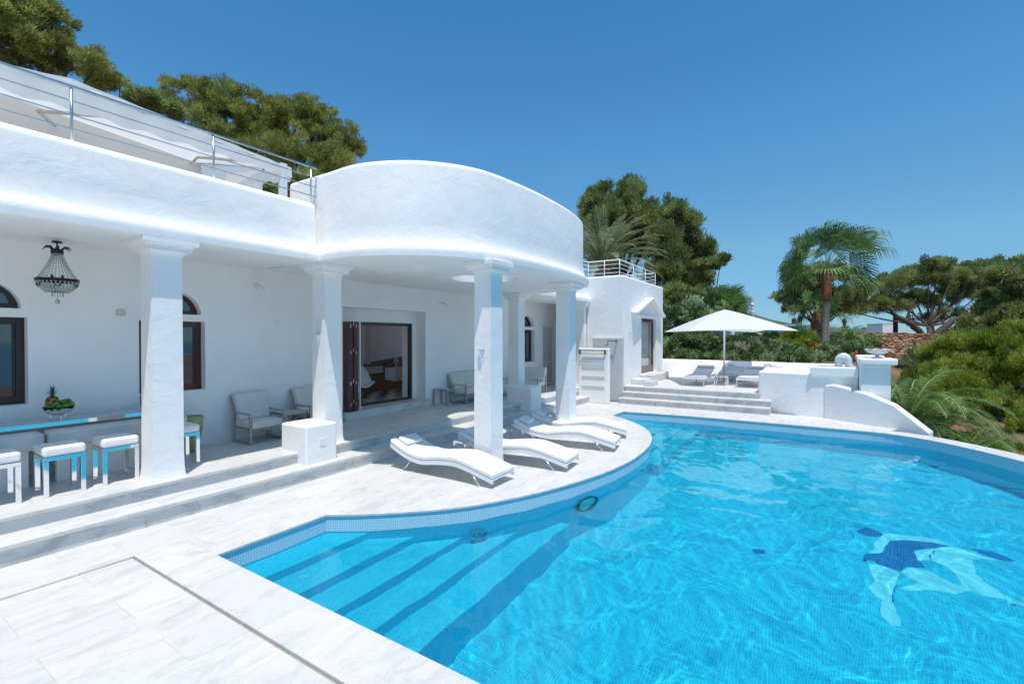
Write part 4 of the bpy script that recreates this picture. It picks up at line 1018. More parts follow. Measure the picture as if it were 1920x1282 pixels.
# inside the room
q = onz(751, 722, .505); wd = .26
o = MB().box(q.x - .2, q.y, .506, q.x + .32, q.y + .45, 1.02).build('pedestal', PLASTER, bevel=.005, seg=1); tag(o, 'white pedestal inside the room at the right of the doorway', 'pedestal')
def bust(x, y, z, s, label):
    t = MB(); t.lathe([(.05 * s, 0), (.045 * s, .03 * s), (.03 * s, .10 * s), (.035 * s, .16 * s)], (x, y, z), 12); t.ball((x, y, z + .24 * s), .10 * s, 14, (.8, .9, 1.1)); t.ball((x - .07 * s, y - .04 * s, z + .22 * s), .03 * s, 8)
    o = t.build('head_sculpture', STONE, smooth=True); tag(o, label, 'sculpture'); return o
bust(q.x + .02, q.y + .2, 1.02, .9, 'small dark head sculpture on the pedestal inside the room')
q2 = onz(700, 722, .505)
ct = thing('counter', 'long white counter with a dark top inside the room', 'counter', (q2.x, q2.y + .5, .505))
MB().box(q2.x - 1.6, q2.y + .9, .506, q2.x + 1.2, q2.y + 1.4, 1.02).build('front', PLASTER, ct); MB().box(q2.x - 1.62, q2.y + .85, 1.021, q2.x + 1.25, q2.y + 1.42, 1.06).build('top', DARKWOOD2, ct)
bust(q2.x - .35, q2.y + 1.1, 1.06, 1.9, 'large stone head sculpture on the counter inside the room')
q3 = onz(672, 748, .505)
ec = thing('shell_chair', 'white shell chair on a thin chrome stem just inside the open doorway', 'chair', (q3.x, q3.y, .505)); x, y = q3.x, q3.y
vs = []; fs = []; nu, nv = 12, 10
for i in range(nu + 1):
    for j in range(nv + 1):
        u = i / nu; v = j / nv * 2 - 1
        yy = y - .30 + .55 * u + .05; zz = .78 + (.0 if u < .3 else (u - .3) * .62) + .12 * v * v * (1 - .4 * u); xx = x + v * (.28 - .10 * u ** 2) + .18 * u
        vs.append((xx, yy, zz))
for i in range(nu):
    for j in range(nv): a = i * (nv + 1) + j; fs.append((a, a + 1, a + nv + 2, a + nv + 1))
sh = MB().add(vs, fs).build('shell', WHITEMETAL, ec, smooth=True); so = sh.modifiers.new('t', 'SOLIDIFY'); so.thickness = .03
MB().tube([(x, y, .51), (x, y, .80)], .015, 8).lathe([(.2, .506), (.19, .516)], (x, y, 0), 20).build('stem', CHROME, ec)
#VEG
# ------------------------------------------------------------------ ground, sea, hill
def ground_h(x, y):
    h = -1.2
    if x > 19: h = -1.2 + min(1.9, (x - 19) * .25)
    if y > 8: h = max(h, min(6.0, .4 + (y - 8) * .10))
    d = -y - 1.5 - max(0, (x - 20) * .05)
    if d > 0: h -= min(6, d * .35)
    if x > 36 and y < 10: return .2
    return h + .15 * math.sin(x * .7 + y * .3) + .12 * math.sin(y * .9 - x * .2)
gx = np.concatenate([np.linspace(-60, 60, 61), np.geomspace(64, 1500, 18)]); gy = np.concatenate([-np.geomspace(1500, 64, 18), np.linspace(-60, 60, 61), np.geomspace(64, 1500, 18)])
V = []
for x in gx:
    for y in gy:
        z = ground_h(min(x, 60), max(-60, min(60, y)))
        dd = max(abs(x), abs(y))
        if dd > 60: z = z - (dd - 60) * .10
        if -8 < x < 13.4 and -9.5 < y < 9: z = -3.0
        if 13 <= x < 19 and -9.5 < y < 9: z = -1.4 if y > -2 else -3
        V.append((x, y, max(z, -62)))
i2 = np.arange(len(gx) * len(gy)).reshape(len(gx), len(gy))
Q = np.stack([i2[:-1, :-1], i2[1:, :-1], i2[1:, 1:], i2[:-1, 1:]], -1).reshape(-1, 4)
struct(npmesh('ground', np.array(V), Q, SOIL))
struct(MB().add([(-7000, -7000, -60), (7000, -7000, -60), (7000, 7000, -60), (-7000, 7000, -60)], [(0, 1, 2, 3)]).build('sea', SEA))
def ridge(name, pts, dist, depth, m):
    vs = []; fs = []; n = len(pts)
    for px, py in pts:
        p = at(px, py, dist); q_ = at(px, py, dist + depth)
        vs += [(at(px, 640, dist - depth * .6).x, at(px, 640, dist - depth * .6).y, -20), (p.x, p.y, p.z), (q_.x, q_.y, -20)]
    for i in range(n - 1): a = 3 * i; fs += [(a, a + 3, a + 4, a + 1), (a + 1, a + 4, a + 5, a + 2)]
    return struct(MB().add(vs, fs).build(name, m, smooth=True))
ridge('hill', [(1180, 560), (1260, 578), (1330, 580), (1375, 583), (1400, 586), (1425, 592), (1450, 600), (1480, 606), (1510, 608), (1560, 613), (1620, 622), (1700, 630)], 420, 160, HILLM)

# ------------------------------------------------------------------ vegetation
NR = np.random.RandomState(11)
def rdir(n):
    v = NR.normal(size=(n, 3)); return v / np.linalg.norm(v, axis=1, keepdims=True)
def blob_list(pxs, dist, jit=.0, deep=1.0):
    out = []
    for b in pxs:
        px, py, rx, ry = b[:4]; d = dist + (b[4] if len(b) > 4 else 0) + NR.uniform(-jit, jit)
        p = at(px, py, d); s = d / F; out.append((p.x, p.y, p.z, rx * s, rx * s * deep, ry * s))
    return out
def puffs(blobs, per, pr, n, L, W_, up=.6, shell=.75, lean=(0, 0, 0), flat=.7, drop=.25, spread=1.0, gaps=.33):
    """clumps of leaves: blobs -> puffs on their surface -> leaves"""
    B = np.array(blobs); vol = (B[:, 3] * B[:, 4] * B[:, 5]) ** (2 / 3); cnt = np.maximum(4, (per * .75 * vol / vol.sum())).astype(int)
    C_ = []; Rr = []; O_ = []
    for b, c in zip(B, cnt):
        d = rdir(c); d[:, 2] = np.where(d[:, 2] < -drop, -d[:, 2] * .5, d[:, 2]); d /= np.linalg.norm(d, axis=1, keepdims=True)
        u = shell + (1 - shell) * NR.rand(c, 1) - .35 * (NR.rand(c, 1) < .3) * NR.rand(c, 1)
        u = u * (1 + .15 * NR.normal(size=(c, 1)))
        C_.append(b[:3] + d * b[3:6] * u); Rr.append(np.full(c, pr) * NR.uniform(.35, 1.35, c)); O_.append(d)
    C_ = np.concatenate(C_); Rr = np.concatenate(Rr); O_ = np.concatenate(O_)
    if gaps > 0:                                        # open gaps through the crown
        g = C_ / (pr * 3.1) + NR.uniform(0, 6, 3); m_ = np.sin(g[:, 0] * 2.1 + np.sin(g[:, 1])) * np.sin(g[:, 1] * 2.3 + np.sin(g[:, 2] * 1.3)) + .7 * np.sin(g[:, 2] * 2.9 + g[:, 0]); keep = m_ > np.quantile(m_, gaps)
        C_, Rr, O_ = C_[keep], Rr[keep], O_[keep]
    k = NR.choice(len(C_), n, p=Rr ** 1.7 / (Rr ** 1.7).sum()); d = rdir(n)
    an = NR.uniform(.55, 1.5, (len(C_), 3))
    pos = C_[k] + d * (Rr[k] * NR.rand(n) ** .62)[:, None] * np.array([1, 1, flat]) * spread * an[k] + NR.normal(size=(n, 3)) * pr * .10
    dr = d * .5 + O_[k] * .35 + np.array([0, 0, up]) + NR.normal(size=(n, 3)) * .35 + np.array(lean); dr /= np.linalg.norm(dr, axis=1, keepdims=True)
    sd_ = np.cross(dr, rdir(n)); sd_ /= np.linalg.norm(sd_, axis=1, keepdims=True) + 1e-9
    l = (L * NR.uniform(.6, 1.4, n))[:, None]; w_ = (W_ * NR.uniform(.6, 1.4, n))[:, None]
    a = pos; b = pos + dr * l * .5 + sd_ * w_ * .5; c = pos + dr * l; e = pos + dr * l * .5 - sd_ * w_ * .5
    V = np.stack([a, b, c, e], 1).reshape(-1, 3)
    pt = NR.rand(len(C_)); tint = np.clip(.62 * pt[k] + .38 * NR.rand(n), 0, 1)
    return V, tint
def leaves(name, data, m, parent=None):
    V = np.concatenate([d[0] for d in data]); T = np.concatenate([d[1] for d in data])
    return npmesh(name, V, np.arange(len(V)).reshape(-1, 4), m, T, smooth=False, parent=parent)
def limbs(name, lines, m, parent):
    mb = MB()
    for pts, r0, r1 in lines:
        P = spline(pts, 5) if len(pts) > 2 else [Vector(p) for p in pts]; n = len(P)
        P = [p + Vector((rng.uniform(-1, 1), rng.uniform(-1, 1), 0)) * r1 * .8 for p in P]
        mb.tube(P, [r0 + (r1 - r0) * i / (n - 1) for i in range(n)], 8)
    return mb.build(name, m, parent, smooth=True)
def tree(name, label, pxs, dist, base, m, n, per, pr, L, W_, trunk_r, cat='tree', group=None, jit=.6, bark=BARK, up=.6, limb_px=None, deep=1.0, **kw):
    B = blob_list(pxs, dist, jit, deep); b = Vector(base); t = thing(name, label, cat, b, group)
    leaves('crown', [puffs(B, per, pr, n, L, W_, up=up, **kw)], m, t)
    top = Vector((sum(q[0] for q in B) / len(B), sum(q[1] for q in B) / len(B), sum(q[2] for q in B) / len(B)))
    ln = []
    mid = b + (top - b) * .45
    ln.append(([b, b + (mid - b) * .5 + Vector((.1, .05, 0)), mid], trunk_r, trunk_r * .7))
    for q in B: ln.append(([mid, (mid + Vector(q[:3])) / 2 + Vector((0, 0, -.1)), Vector(q[:3]) + Vector((0, 0, q[5] * .3))], trunk_r * (.4 if limb_px else .55), trunk_r * .10))
    if limb_px: ln += limb_px
    limbs('trunk', ln, bark, t); return t
def bush(name, label, pxs, dist, m, n, per, pr, L, W_, cat='shrub', jit=.4, up=.5, gaps=.12, group=None, stem=True, deep=1.0, zg=None, **kw):
    B = blob_list(pxs, dist, jit, deep); c = B[0]; zb = min(q[2] - q[5] for q in B)
    t = thing(name, label, cat, (c[0], c[1], zb), group)
    leaves('foliage', [puffs(B, per, pr, n, L, W_, up=up, gaps=gaps, **kw)], m, t)
    if stem:
        limbs('stem', [([(c[0], c[1], zb - .6), (q[0], q[1], q[2])], .05, .015) for q in B], BARK, t)
    return t
def gpt(px, d): p = at(px, 632, d); return (p.x, p.y, ground_h(p.x, p.y))
# pines behind the villa
tree('pine_tree', 'large wind swept pine cropped by the left edge of the photo', [(0, 60, 75, 70), (-60, 120, 80, 60), (60, 40, 55, 45), (40, 105, 70, 45), (110, 110, 55, 38), (150, 95, 30, 22), (175, 140, 38, 26), (-40, 10, 60, 50)], 17, (3.2, 23, 1.5), PINE, 120000, 700, .26, .16, .026, .22, lean=(.5, 0, .1), jit=1, gaps=.18)
tree('pine_tree', 'small dark pine top showing between the two big pines above the awning', [(225, 160, 26, 18), (262, 190, 30, 16), (300, 205, 30, 14), (200, 175, 26, 18)], 21, (8, 27, 2), PINE_DK, 26000, 100, .32, .19, .032, .14)
tree('pine_tree', 'broad dense umbrella pine rising behind the railing beside the canopy drum', [(350, 185, 42, 30), (410, 190, 45, 36), (330, 215, 38, 26), (470, 205, 55, 34), (420, 235, 70, 40), (520, 240, 62, 40), (560, 222, 45, 34), (600, 228, 32, 30), (610, 265, 48, 36), (650, 280, 30, 26), (480, 290, 80, 46), (560, 310, 80, 50), (400, 275, 50, 40), (670, 285, 14, 12), (620, 320, 50, 40), (540, 350, 60, 34), (600, 360, 50, 34), (480, 340, 50, 34)], 24, (13.5, 23.5, 2), PINE, 190000, 1500, .30, .19, .030, .3, jit=1.4, drop=.5, gaps=.16)
# trees right of the drum
tree('pine_tree', 'tall dark pine behind the date palm, highest of the group', [(1105, 400, 24, 36), (1130, 375, 22, 30), (1150, 420, 34, 45), (1185, 375, 28, 34), (1205, 410, 30, 40), (1225, 440, 30, 40), (1165, 450, 50, 50), (1105, 450, 20, 45), (1182, 354, 12, 14), (1126, 366, 11, 14), (1208, 378, 10, 14), (1104, 378, 9, 14), (1160, 372, 12, 16)], 36, gpt(1165, 36), PINE_DK, 110000, 900, .36, .24, .042, .28, up=1.0, jit=1.5, drop=.6, gaps=.24, flat=1.2)
tree('pine_tree', 'rounded pine with visible pale limbs right of the date palm', [(1262, 400, 22, 24), (1275, 430, 34, 40), (1245, 460, 30, 44), (1300, 460, 30, 34), (1320, 478, 20, 22), (1290, 500, 42, 42), (1255, 520, 38, 38), (1310, 530, 22, 24), (1230, 500, 20, 40), (1305, 430, 12, 16), (1268, 393, 11, 14), (1296, 418, 9, 12), (1330, 462, 8, 10)], 33, gpt(1268, 33), PINE_DK, 110000, 900, .34, .22, .040, .25, up=1.0, jit=1.4, drop=.6, gaps=.22, flat=1.2)
tree('pine_tree', 'small thin pine behind the middle fan palm', [(1330, 500, 22, 14), (1352, 492, 14, 12), (1320, 520, 16, 12)], 31, gpt(1330, 31), PINE_DK, 7000, 60, .3, .26, .06, .12, up=.8)
tree('pine_tree', 'round pine crown behind the two fan palms', [(1490, 525, 28, 26), (1475, 560, 22, 24), (1520, 535, 34, 30), (1560, 510, 30, 18), (1590, 525, 24, 16), (1600, 555, 28, 24), (1540, 565, 55, 26), (1505, 580, 36, 18), (1585, 580, 30, 18)], 46, gpt(1530, 46), PINE_DK, 80000, 700, .36, .28, .05, .25, jit=1.4, drop=.35, flat=.9, gaps=.10)
tree('pine_tree', 'wide umbrella pine with dark forked limbs above the stone terraces', [(1660, 540, 42, 26), (1620, 570, 42, 26), (1585, 585, 34, 12), (1700, 530, 44, 26), (1740, 520, 44, 26), (1790, 520, 44, 26), (1840, 520, 40, 26), (1650, 578, 46, 16), (1700, 575, 56, 30), (1770, 560, 60, 34), (1840, 560, 50, 34), (1850, 500, 24, 14), (1780, 600, 50, 18), (1760, 497, 22, 14), (1880, 580, 40, 30)], 50, gpt(1738, 46), PINE_DK, 140000, 1100, .42, .28, .05, .3, jit=2, drop=.3, flat=.85, gaps=.12,
     limb_px=[([at(1740, 645, 48), at(1722, 620, 48), at(1700, 603, 48), at(1678, 590, 48), at(1668, 575, 48)], .36, .14), ([at(1700, 603, 48), at(1705, 580, 48), at(1718, 560, 48)], .14, .06), ([at(1742, 645, 48), at(1765, 618, 48), at(1800, 595, 48), at(1840, 585, 48)], .42, .14), ([at(1752, 630, 48), at(1745, 600, 48), at(1752, 570, 48)], .2, .08), ([at(1742, 660, 48), at(1742, 640, 48)], .45, .40)])
tree('pine_tree', 'dark pine cropped by the right edge of the photo', [(1890, 525, 26, 26), (1915, 550, 30, 40), (1880, 575, 34, 30), (1925, 600, 40, 34), (1860, 600, 30, 22), (1900, 500, 18, 12), (1960, 560, 40, 50)], 40, gpt(1915, 40), PINE_DK, 42000, 260, .5, .36, .08, .25, jit=1.2)
# shrubs and hedges
bush('hedge', 'tall dense dark green hedge beside the far wing', [(1262, 600, 26, 24), (1290, 590, 30, 18), (1320, 605, 26, 18), (1265, 640, 34, 34), (1305, 645, 38, 32), (1335, 655, 22, 26), (1240, 610, 20, 40)], 23, GREEN, 42000, 320, .3, .16, .075, cat='hedge', stem=False)
bush('pine_shrub', 'bushy green pine sapling mass behind the tall hedge', [(1240, 575, 22, 16), (1275, 560, 36, 20), (1320, 565, 34, 22), (1360, 590, 26, 20)], 28, PINE_DK, 20000, 160, .34, .22, .06)
bush('oleander', 'low flowering hedge along the white wall behind the umbrella', [(1360, 660, 24, 20), (1395, 655, 30, 24), (1430, 660, 28, 20), (1460, 665, 24, 14), (1500, 668, 26, 12)], 22.5, OLEANDER, 30000, 260, .22, .13, .05, cat='hedge', stem=False)
bush('conifer_shrub', 'yellow green feathery shrub left of the fan palm trunks', [(1495, 645, 24, 20), (1480, 660, 26, 14), (1500, 635, 14, 10)], 25, PINE_SCRUB, 20000, 150, .26, .22, .04, up=1.0, stem=False)
bush('shrub', 'rounded green shrub behind the stone sculpture', [(1590, 655, 22, 14), (1570, 665, 18, 10), (1615, 662, 20, 10), (1555, 660, 16, 14)], 24, GREEN, 12000, 100, .2, .13, .05, stem=False)
bush('shrub', 'dark shrub below the top of the stone terraces', [(1620, 645, 24, 12), (1598, 652, 18, 12)], 33, PINE_DK, 12000, 100, .3, .2, .07, stem=False)
bush('agave', 'small grey green plant on the bank right of the pier', [(1695, 688, 14, 8), (1710, 692, 10, 7)], 24, PALM_GREY, 2500, 30, .15, .2, .03, cat='plant', up=1.0, stem=False)
big_ = [(1762, 692, 36, 30), (1798, 668, 42, 26), (1820, 660, 44, 28), (1865, 650, 40, 28), (1905, 640, 34, 26), (1720, 740, 30, 36), (1765, 730, 44, 40), (1820, 720, 50, 44), (1880, 710, 50, 50), (1930, 700, 40, 60), (1850, 780, 50, 40), (1905, 790, 50, 50), (1800, 780, 36, 34), (1940, 840, 60, 40), (1880, 840, 40, 20)]
for i, (sl_, lb) in enumerate(((slice(0, 3), 'bright green bushy pine scrub just right of the pier'), (slice(3, 5), 'bright green bushy pine scrub at the right edge under the far pine'), (slice(5, 9), 'dense pine scrub in the middle of the right bank'), (slice(9, 15), 'dense pine scrub low at the right edge above the pool coping'))):
    bush('pine_shrub', lb, big_[sl_], 21 - i * 1.2, PINE_SCRUB, (56000, 42000, 80000, 84000)[i], (260, 190, 360, 400)[i], .21, .15, .026, jit=1.0, up=1.0, flat=1.5, gaps=.25)
bush('pine_shrub', 'dark pine shrub behind the bright scrub on the right bank', [(1800, 700, 90, 60), (1880, 740, 90, 90), (1760, 760, 60, 60)], 24, PINE_DK, 26000, 160, .5, .34, .09, jit=1)
bush('dry_bush', 'dry straw coloured scrub above the stone terrace at the right', [(1850, 640, 60, 14), (1800, 635, 30, 12), (1900, 632, 40, 20)], 34, DRY, 14000, 110, .4, .3, .05, stem=False)
bush('dry_bush', 'grey green scrub on the skyline under the umbrella pine', [(1830, 612, 26, 12), (1880, 608, 40, 18), (1850, 628, 40, 9)], 44, PINE_DK, 12000, 90, .5, .36, .07, stem=False)


bush('shrub', 'low dark green plants filling the strip behind the white wall', [(1270, 668, 40, 12), (1340, 670, 40, 10), (1420, 672, 44, 9), (1500, 674, 40, 9), (1560, 672, 36, 9)], 21.5, GREEN, 22000, 200, .2, .12, .05, stem=False)
bush('pine_shrub', 'dark tangle of scrub below the palm fronds by the pool coping', [(1720, 800, 44, 40), (1780, 850, 50, 40), (1850, 880, 60, 36), (1700, 760, 30, 40), (1920, 880, 50, 40)], 17.5, PINE_DK, 40000, 220, .28, .18, .045, stem=False)
bush('pine_shrub', 'dark foliage seen between the awning and the canopy drum', [(470, 360, 60, 30), (540, 372, 60, 30), (610, 385, 50, 30), (570, 350, 40, 26)], 17, PINE_DK, 30000, 200, .3, .2, .04, stem=False)

bush('pine_shrub', 'low scrub just beyond the pool coping at the right edge', [(1800, 838, 36, 20), (1850, 855, 44, 24), (1905, 868, 44, 26), (1760, 822, 26, 16), (1950, 880, 40, 26)], 15.5, PINE_SCRUB, 40000, 240, .22, .14, .028, stem=False, up=1.0)

# palms
def frond(mb, T, base, az, el, L, droop, nl, ll, lw, vee=.5, tip=.15, dead=False):
    """feather leaf: curved midrib with paired leaflets"""
    d = Vector((math.cos(az), math.sin(az), 0)); P = []; n = 14; p = Vector(base); a = el
    for i in range(n + 1):
        P.append(p.copy()); p = p + (d * math.cos(a) + Vector((0, 0, math.sin(a)))) * (L / n); a -= droop / n * (1 + i * .12)
    s = Vector((-d.y, d.x, 0)); tv = NR.rand() * .5
    for i in range(n):
        w_ = .03 * (1 - i / n) + .008
        mb.v += [tuple(P[i] - s * w_), tuple(P[i] + s * w_), tuple(P[i + 1] + s * w_ * .8), tuple(P[i + 1] - s * w_ * .8)]; T.append(.9)
    for k in range(nl):
        u = .12 + .88 * k / nl; f_ = u * n; i = min(n - 1, int(f_)); b = P[i].lerp(P[i + 1], f_ - i); t_ = (P[i + 1] - P[i]).normalized(); upn = s.cross(t_)
        if upn.z < 0: upn = -upn
        l_ = ll * (math.sin(PI * min(1, u * .9 + .12)) ** .6) * NR.uniform(.85, 1.1)
        for sg in (-1, 1):
            dr = (t_ * .75 + s * sg * .9 + upn * vee * .5 + Vector(NR.normal(size=3) * .07)).normalized(); q_ = b + dr * l_ + Vector((0, 0, -.22 * l_)); m_ = b + dr * l_ * .5
            wv = t_ * lw
            mb.v += [tuple(b), tuple(m_ + wv), tuple(q_), tuple(m_ - wv)]; T.append(min(1, tv + NR.rand() * .4 + .1))
def palm_mesh(name, mb, T, m, parent):
    V = np.array(mb.v); return npmesh(name, V, np.arange(len(V)).reshape(-1, 4), m, np.array(T), smooth=False, parent=parent)
def fanleaf(mb, T, base, az, el, Lp, Rl, wind=0.0, nb=22, hang=.9):
    """fan leaf: stalk, then blades spread like a hand with drooping tips"""
    d = Vector((math.cos(az), math.sin(az), 0)); ax = d * math.cos(el) + Vector((0, 0, math.sin(el))); s = Vector((-d.y, d.x, 0)); rl_ = NR.uniform(-1.5, 1.5); s = (Matrix.Rotation(rl_, 3, ax) @ s).normalized(); nrm = ax.cross(s)
    hub = Vector(base) + ax * Lp + Vector((0, 0, -.06 * Lp)); w_ = .022
    mb.v += [tuple(Vector(base) - s * w_), tuple(Vector(base) + s * w_), tuple(hub + s * w_ * .6), tuple(hub - s * w_ * .6)]; T.append(.95)
    tv = NR.rand() * .45
    for k in range(nb):
        q = (k / (nb - 1) - .5) * 2.9; c_ = math.cos(q); l_ = Rl * (.62 + .38 * max(0, math.cos(q * .5))) * NR.uniform(.9, 1.05)
        dr = (ax * c_ + s * math.sin(q) + nrm * .22 * abs(math.sin(q)) + d * wind * 0).normalized(); sw = dr.cross(nrm).normalized() * (.020 + .013 * Rl) 
        a = hub; b = hub + dr * l_ * .55 + Vector((0, 0, -.05 * l_)); e = hub + dr * l_ * .82 + Vector((wind * .1 * l_, -wind * .12 * l_, -.22 * hang * l_)); g = hub + dr * l_ * .90 + Vector((wind * .2 * l_, -wind * .2 * l_, -.58 * hang * l_))
        tt = min(1, tv + NR.rand() * .45)
        mb.v += [tuple(a), tuple(b + sw), tuple(b), tuple(b - sw)]; T.append(tt)
        mb.v += [tuple(b + sw), tuple(b - sw), tuple(e - sw * .5), tuple(e + sw * .5)]; T.append(tt)
        mb.v += [tuple(e + sw * .5), tuple(e - sw * .5), tuple(g), tuple(g)]; T.append(tt)
    for i in range(len(T)): pass
def trunk(name, pts, r0, r1, m, parent, rings=True):
    P = spline(pts, 10); n = len(P); rr = [(r0 + (r1 - r0) * i / (n - 1)) * (1 + (.05 if i % 2 else -.03)) for i in range(n)]
    return MB().tube(P, rr, 14).build(name, m, parent, smooth=True)
def fan_palm(label, basepx, toppx, d, crown_px, nleaf, r, group='fan palms behind the far terrace', fibre=True, seed=1, zbase=None, elr=(-.35, 1.35), hang=.9):
    b = at(*basepx, d); tp = at(*toppx, d); b.z = min(b.z, ground_h(b.x, b.y)) if zbase is None else zbase
    t = thing('fan_palm', label, 'palm tree', b, group); Rr = crown_px * d / F
    if fibre:
        mid = b.lerp(tp, .70); trunk('trunk', [b, b.lerp(mid, .5) + Vector((.05, 0, 0)), mid], r, r * .8, PALMBARK, t)
        P = spline([mid, mid.lerp(tp, .5), tp], 8); MB().tube(P, [r * (.92 + .14 * math.sin(PI * min(1, i / len(P) + .1)) + .10 * (i % 2)) for i in range(len(P))], 12).build('leaf_base', PALMFIBRE, t, smooth=True)
    else: trunk('trunk', [b, b.lerp(tp, .5), tp], r, r * .8, PALMBARK, t)
    mb = MB(); T = []; rr = np.random.RandomState(seed)
    for k in range(nleaf):
        u = k / nleaf; fanleaf(mb, T, tp + Vector((0, 0, .1)), k * 2.4 + rr.uniform(-.3, .3), elr[0] + (elr[1] - elr[0]) * u ** .9 + rr.uniform(-.1, .1), Rr * rr.uniform(.26, .52), Rr * rr.uniform(.36, .46), wind=.6, hang=hang)
    palm_mesh('crown', mb, T, PALM, t); return t
fan_palm('tall fan palm with a slim grey trunk and an open wind blown crown', (1545, 700), (1551, 505), 27, 130, 30, .225, seed=5, elr=(-.35, 1.5), hang=1.0)
fan_palm('shorter fan palm with a thick orange brown fibrous trunk beside the tall one', (1526, 700), (1530, 588), 30, 68, 18, .24, seed=7, hang=1.2)
fan_palm('fan palm with spreading leaves directly behind the umbrella', (1350, 690), (1350, 592), 25, 88, 22, .36, fibre=False, seed=9, elr=(-.1, 1.4), hang=.5)
fan_palm('low fan palm right of the umbrella pole above the flowering hedge', (1400, 690), (1400, 648), 27, 42, 14, .18, fibre=False, seed=12, elr=(0, 1.4))
fan_palm('small low fan palm in front of the turquoise house', (1440, 690), (1440, 645), 28, 38, 12, .15, fibre=False, seed=14, elr=(0, 1.4))
def feather_palm(label, base, top, L, nf, m, ll, group=None, r=.35, elr=(-.3, 1.4), nl=46, seed=3, stalk=None, lw=.018, droop=1.3):
    t = thing('date_palm', label, 'palm tree', base, group)
    if r: trunk('trunk', [base, Vector(base).lerp(Vector(top), .5), top], r, r * 1.05, PALMBARK, t)
    mb = MB(); T = []; rr = np.random.RandomState(seed)
    for k in range(nf):
        u = k / nf; frond(mb, T, Vector(top) + Vector((0, 0, .05)), k * 2.4 + rr.uniform(-.2, .2), elr[0] + (elr[1] - elr[0]) * u ** .8, L * rr.uniform(.85, 1.1), droop * rr.uniform(.7, 1.1), nl, ll, lw)
    palm_mesh('crown', mb, T, m, t)
    if stalk:
        s = MB()
        for k in range(26):
            q = k * 2.4; e_ = .5 + .8 * (k % 5) / 5; d_ = Vector((math.cos(q) * math.cos(e_), math.sin(q) * math.cos(e_), math.sin(e_))); s.tube([Vector(top), Vector(top) + d_ * stalk * .6, Vector(top) + d_ * stalk], [.05, .045, .02], 5)
        s.build('flower_stalk', ORANGE, t)
    return t
dp = at(1130, 508, 25)
feather_palm('large date palm with orange stalks behind the flat roof railing', (dp.x, dp.y, ground_h(dp.x, dp.y)), tuple(dp), 3.7, 70, PALM_GREY, .46, r=.42, nl=60, stalk=1.1, elr=(.15, 1.5), droop=.85, lw=.02)
q = at(1700, 790, 15.5)
feather_palm('low date palm with arching fronds beside the pool coping', (q.x, q.y, ground_h(q.x, q.y) - 1), (q.x, q.y, q.z - .35), 3.4, 54, PALM, .5, r=.3, nl=60, elr=(.05, 1.35), seed=6, lw=.017, droop=1.5)
q = at(1800, 850, 13.5)
feather_palm('low date palm with arching fronds nearer the right edge', (q.x, q.y, ground_h(q.x, q.y) - 1), (q.x, q.y, q.z - .6), 2.7, 40, PALM, .42, r=.25, nl=54, elr=(.1, 1.2), seed=8, lw=.016, droop=1.4)
q = at(1592, 640, 31)
feather_palm('small cycad like palm behind the tall fan palm trunk', (q.x, q.y, ground_h(q.x, q.y)), tuple(q), 2.0, 34, PALM, .3, r=.3, nl=34, elr=(0, 1.4), seed=10)
# flowering spikes
fl_ = MB(); fst = MB()
for (px, py) in ((1522, 654), (1530, 648), (1527, 660), (1536, 664), (1600, 664), (1606, 661)):
    p = at(px, py, 22.5); fst.tube([(p.x, p.y, p.z - .6), p], .015, 5)
    for k in range(6): fl_.ball((p.x + rng.uniform(-.05, .05), p.y + rng.uniform(-.05, .05), p.z + rng.uniform(-.03, .06)), .045, 6)
t = thing('aloe', 'aloe spikes with orange flowers in front of the fan palm trunks', 'plant', at(1526, 680, 22.5))
fl_.build('flower', mat('orange_petals', (.75, .12, .02), .6), t); fst.build('stem', mat('green_stem', (.12, .2, .05), .7), t)

# stone terraces, far houses, wall at the back
def stone_wall(label, pts, dist, zb, th=.6, irr=.12):
    P = [at(px, py, dist + (d[0] if d else 0)) for px, py, *d in pts]; vs = []; fs = []
    S = []
    for i in range(len(P) - 1):
        for k in range(10): S.append(P[i].lerp(P[i + 1], k / 10))
    S.append(P[-1]); tn_ = (P[-1] - P[0]); tn_.z = 0; tn_.normalize(); nn_ = Vector((-tn_.y, tn_.x, 0))
    for p in S:
        j = rng.uniform(-irr, irr) * .5
        vs += [(p.x, p.y, zb), (p.x, p.y, p.z + j), (p.x + nn_.x * th, p.y + nn_.y * th, p.z + j), (p.x + nn_.x * th, p.y + nn_.y * th, zb)]
    n = len(S)
    for i in range(n - 1):
        for j in range(4): a = 4 * i + j; b = 4 * i + (j + 1) % 4; fs.append((a, b, b + 4, a + 4))
    fs += [(0, 3, 2, 1), (4 * n - 4, 4 * n - 3, 4 * n - 2, 4 * n - 1)]
    o = MB().add(vs, fs).build('stone_wall', STONEWALL); return tag(o, label, 'stone wall', 'stone terrace walls on the slope')
stone_wall('highest reddish stone wall running under the umbrella pine', [(1420, 624), (1600, 623), (1740, 625), (1840, 627), (1925, 632)], 47, -3, 3.0)
stone_wall('second reddish stone wall stepping down below the umbrella pine', [(1655, 634), (1760, 640), (1850, 640), (1930, 640)], 43, -4, 2.5)
stone_wall('low reddish stone wall behind the white bowl', [(1640, 648), (1700, 650), (1760, 652)], 38, -4, 2.0)
stone_wall('rounded low stone wall right of the white bowl', [(1655, 659), (1680, 657), (1712, 660), (1718, 668)], 30, -4, 1.2)
stone_wall('pale reddish stone bank behind the flowering hedge', [(1340, 650), (1380, 640), (1440, 630), (1520, 628)], 34, -3, 2.0)
th_ = thing('turquoise_house', 'flat roofed turquoise house beyond the garden', 'house', at(1470, 622, 70))
p = at(1472, 625, 70)
MB().box(p.x, p.y - 2.6, -2, p.x + 5, p.y + 10, at(1472, 611, 70).z).build('wall', TURQ, th_)
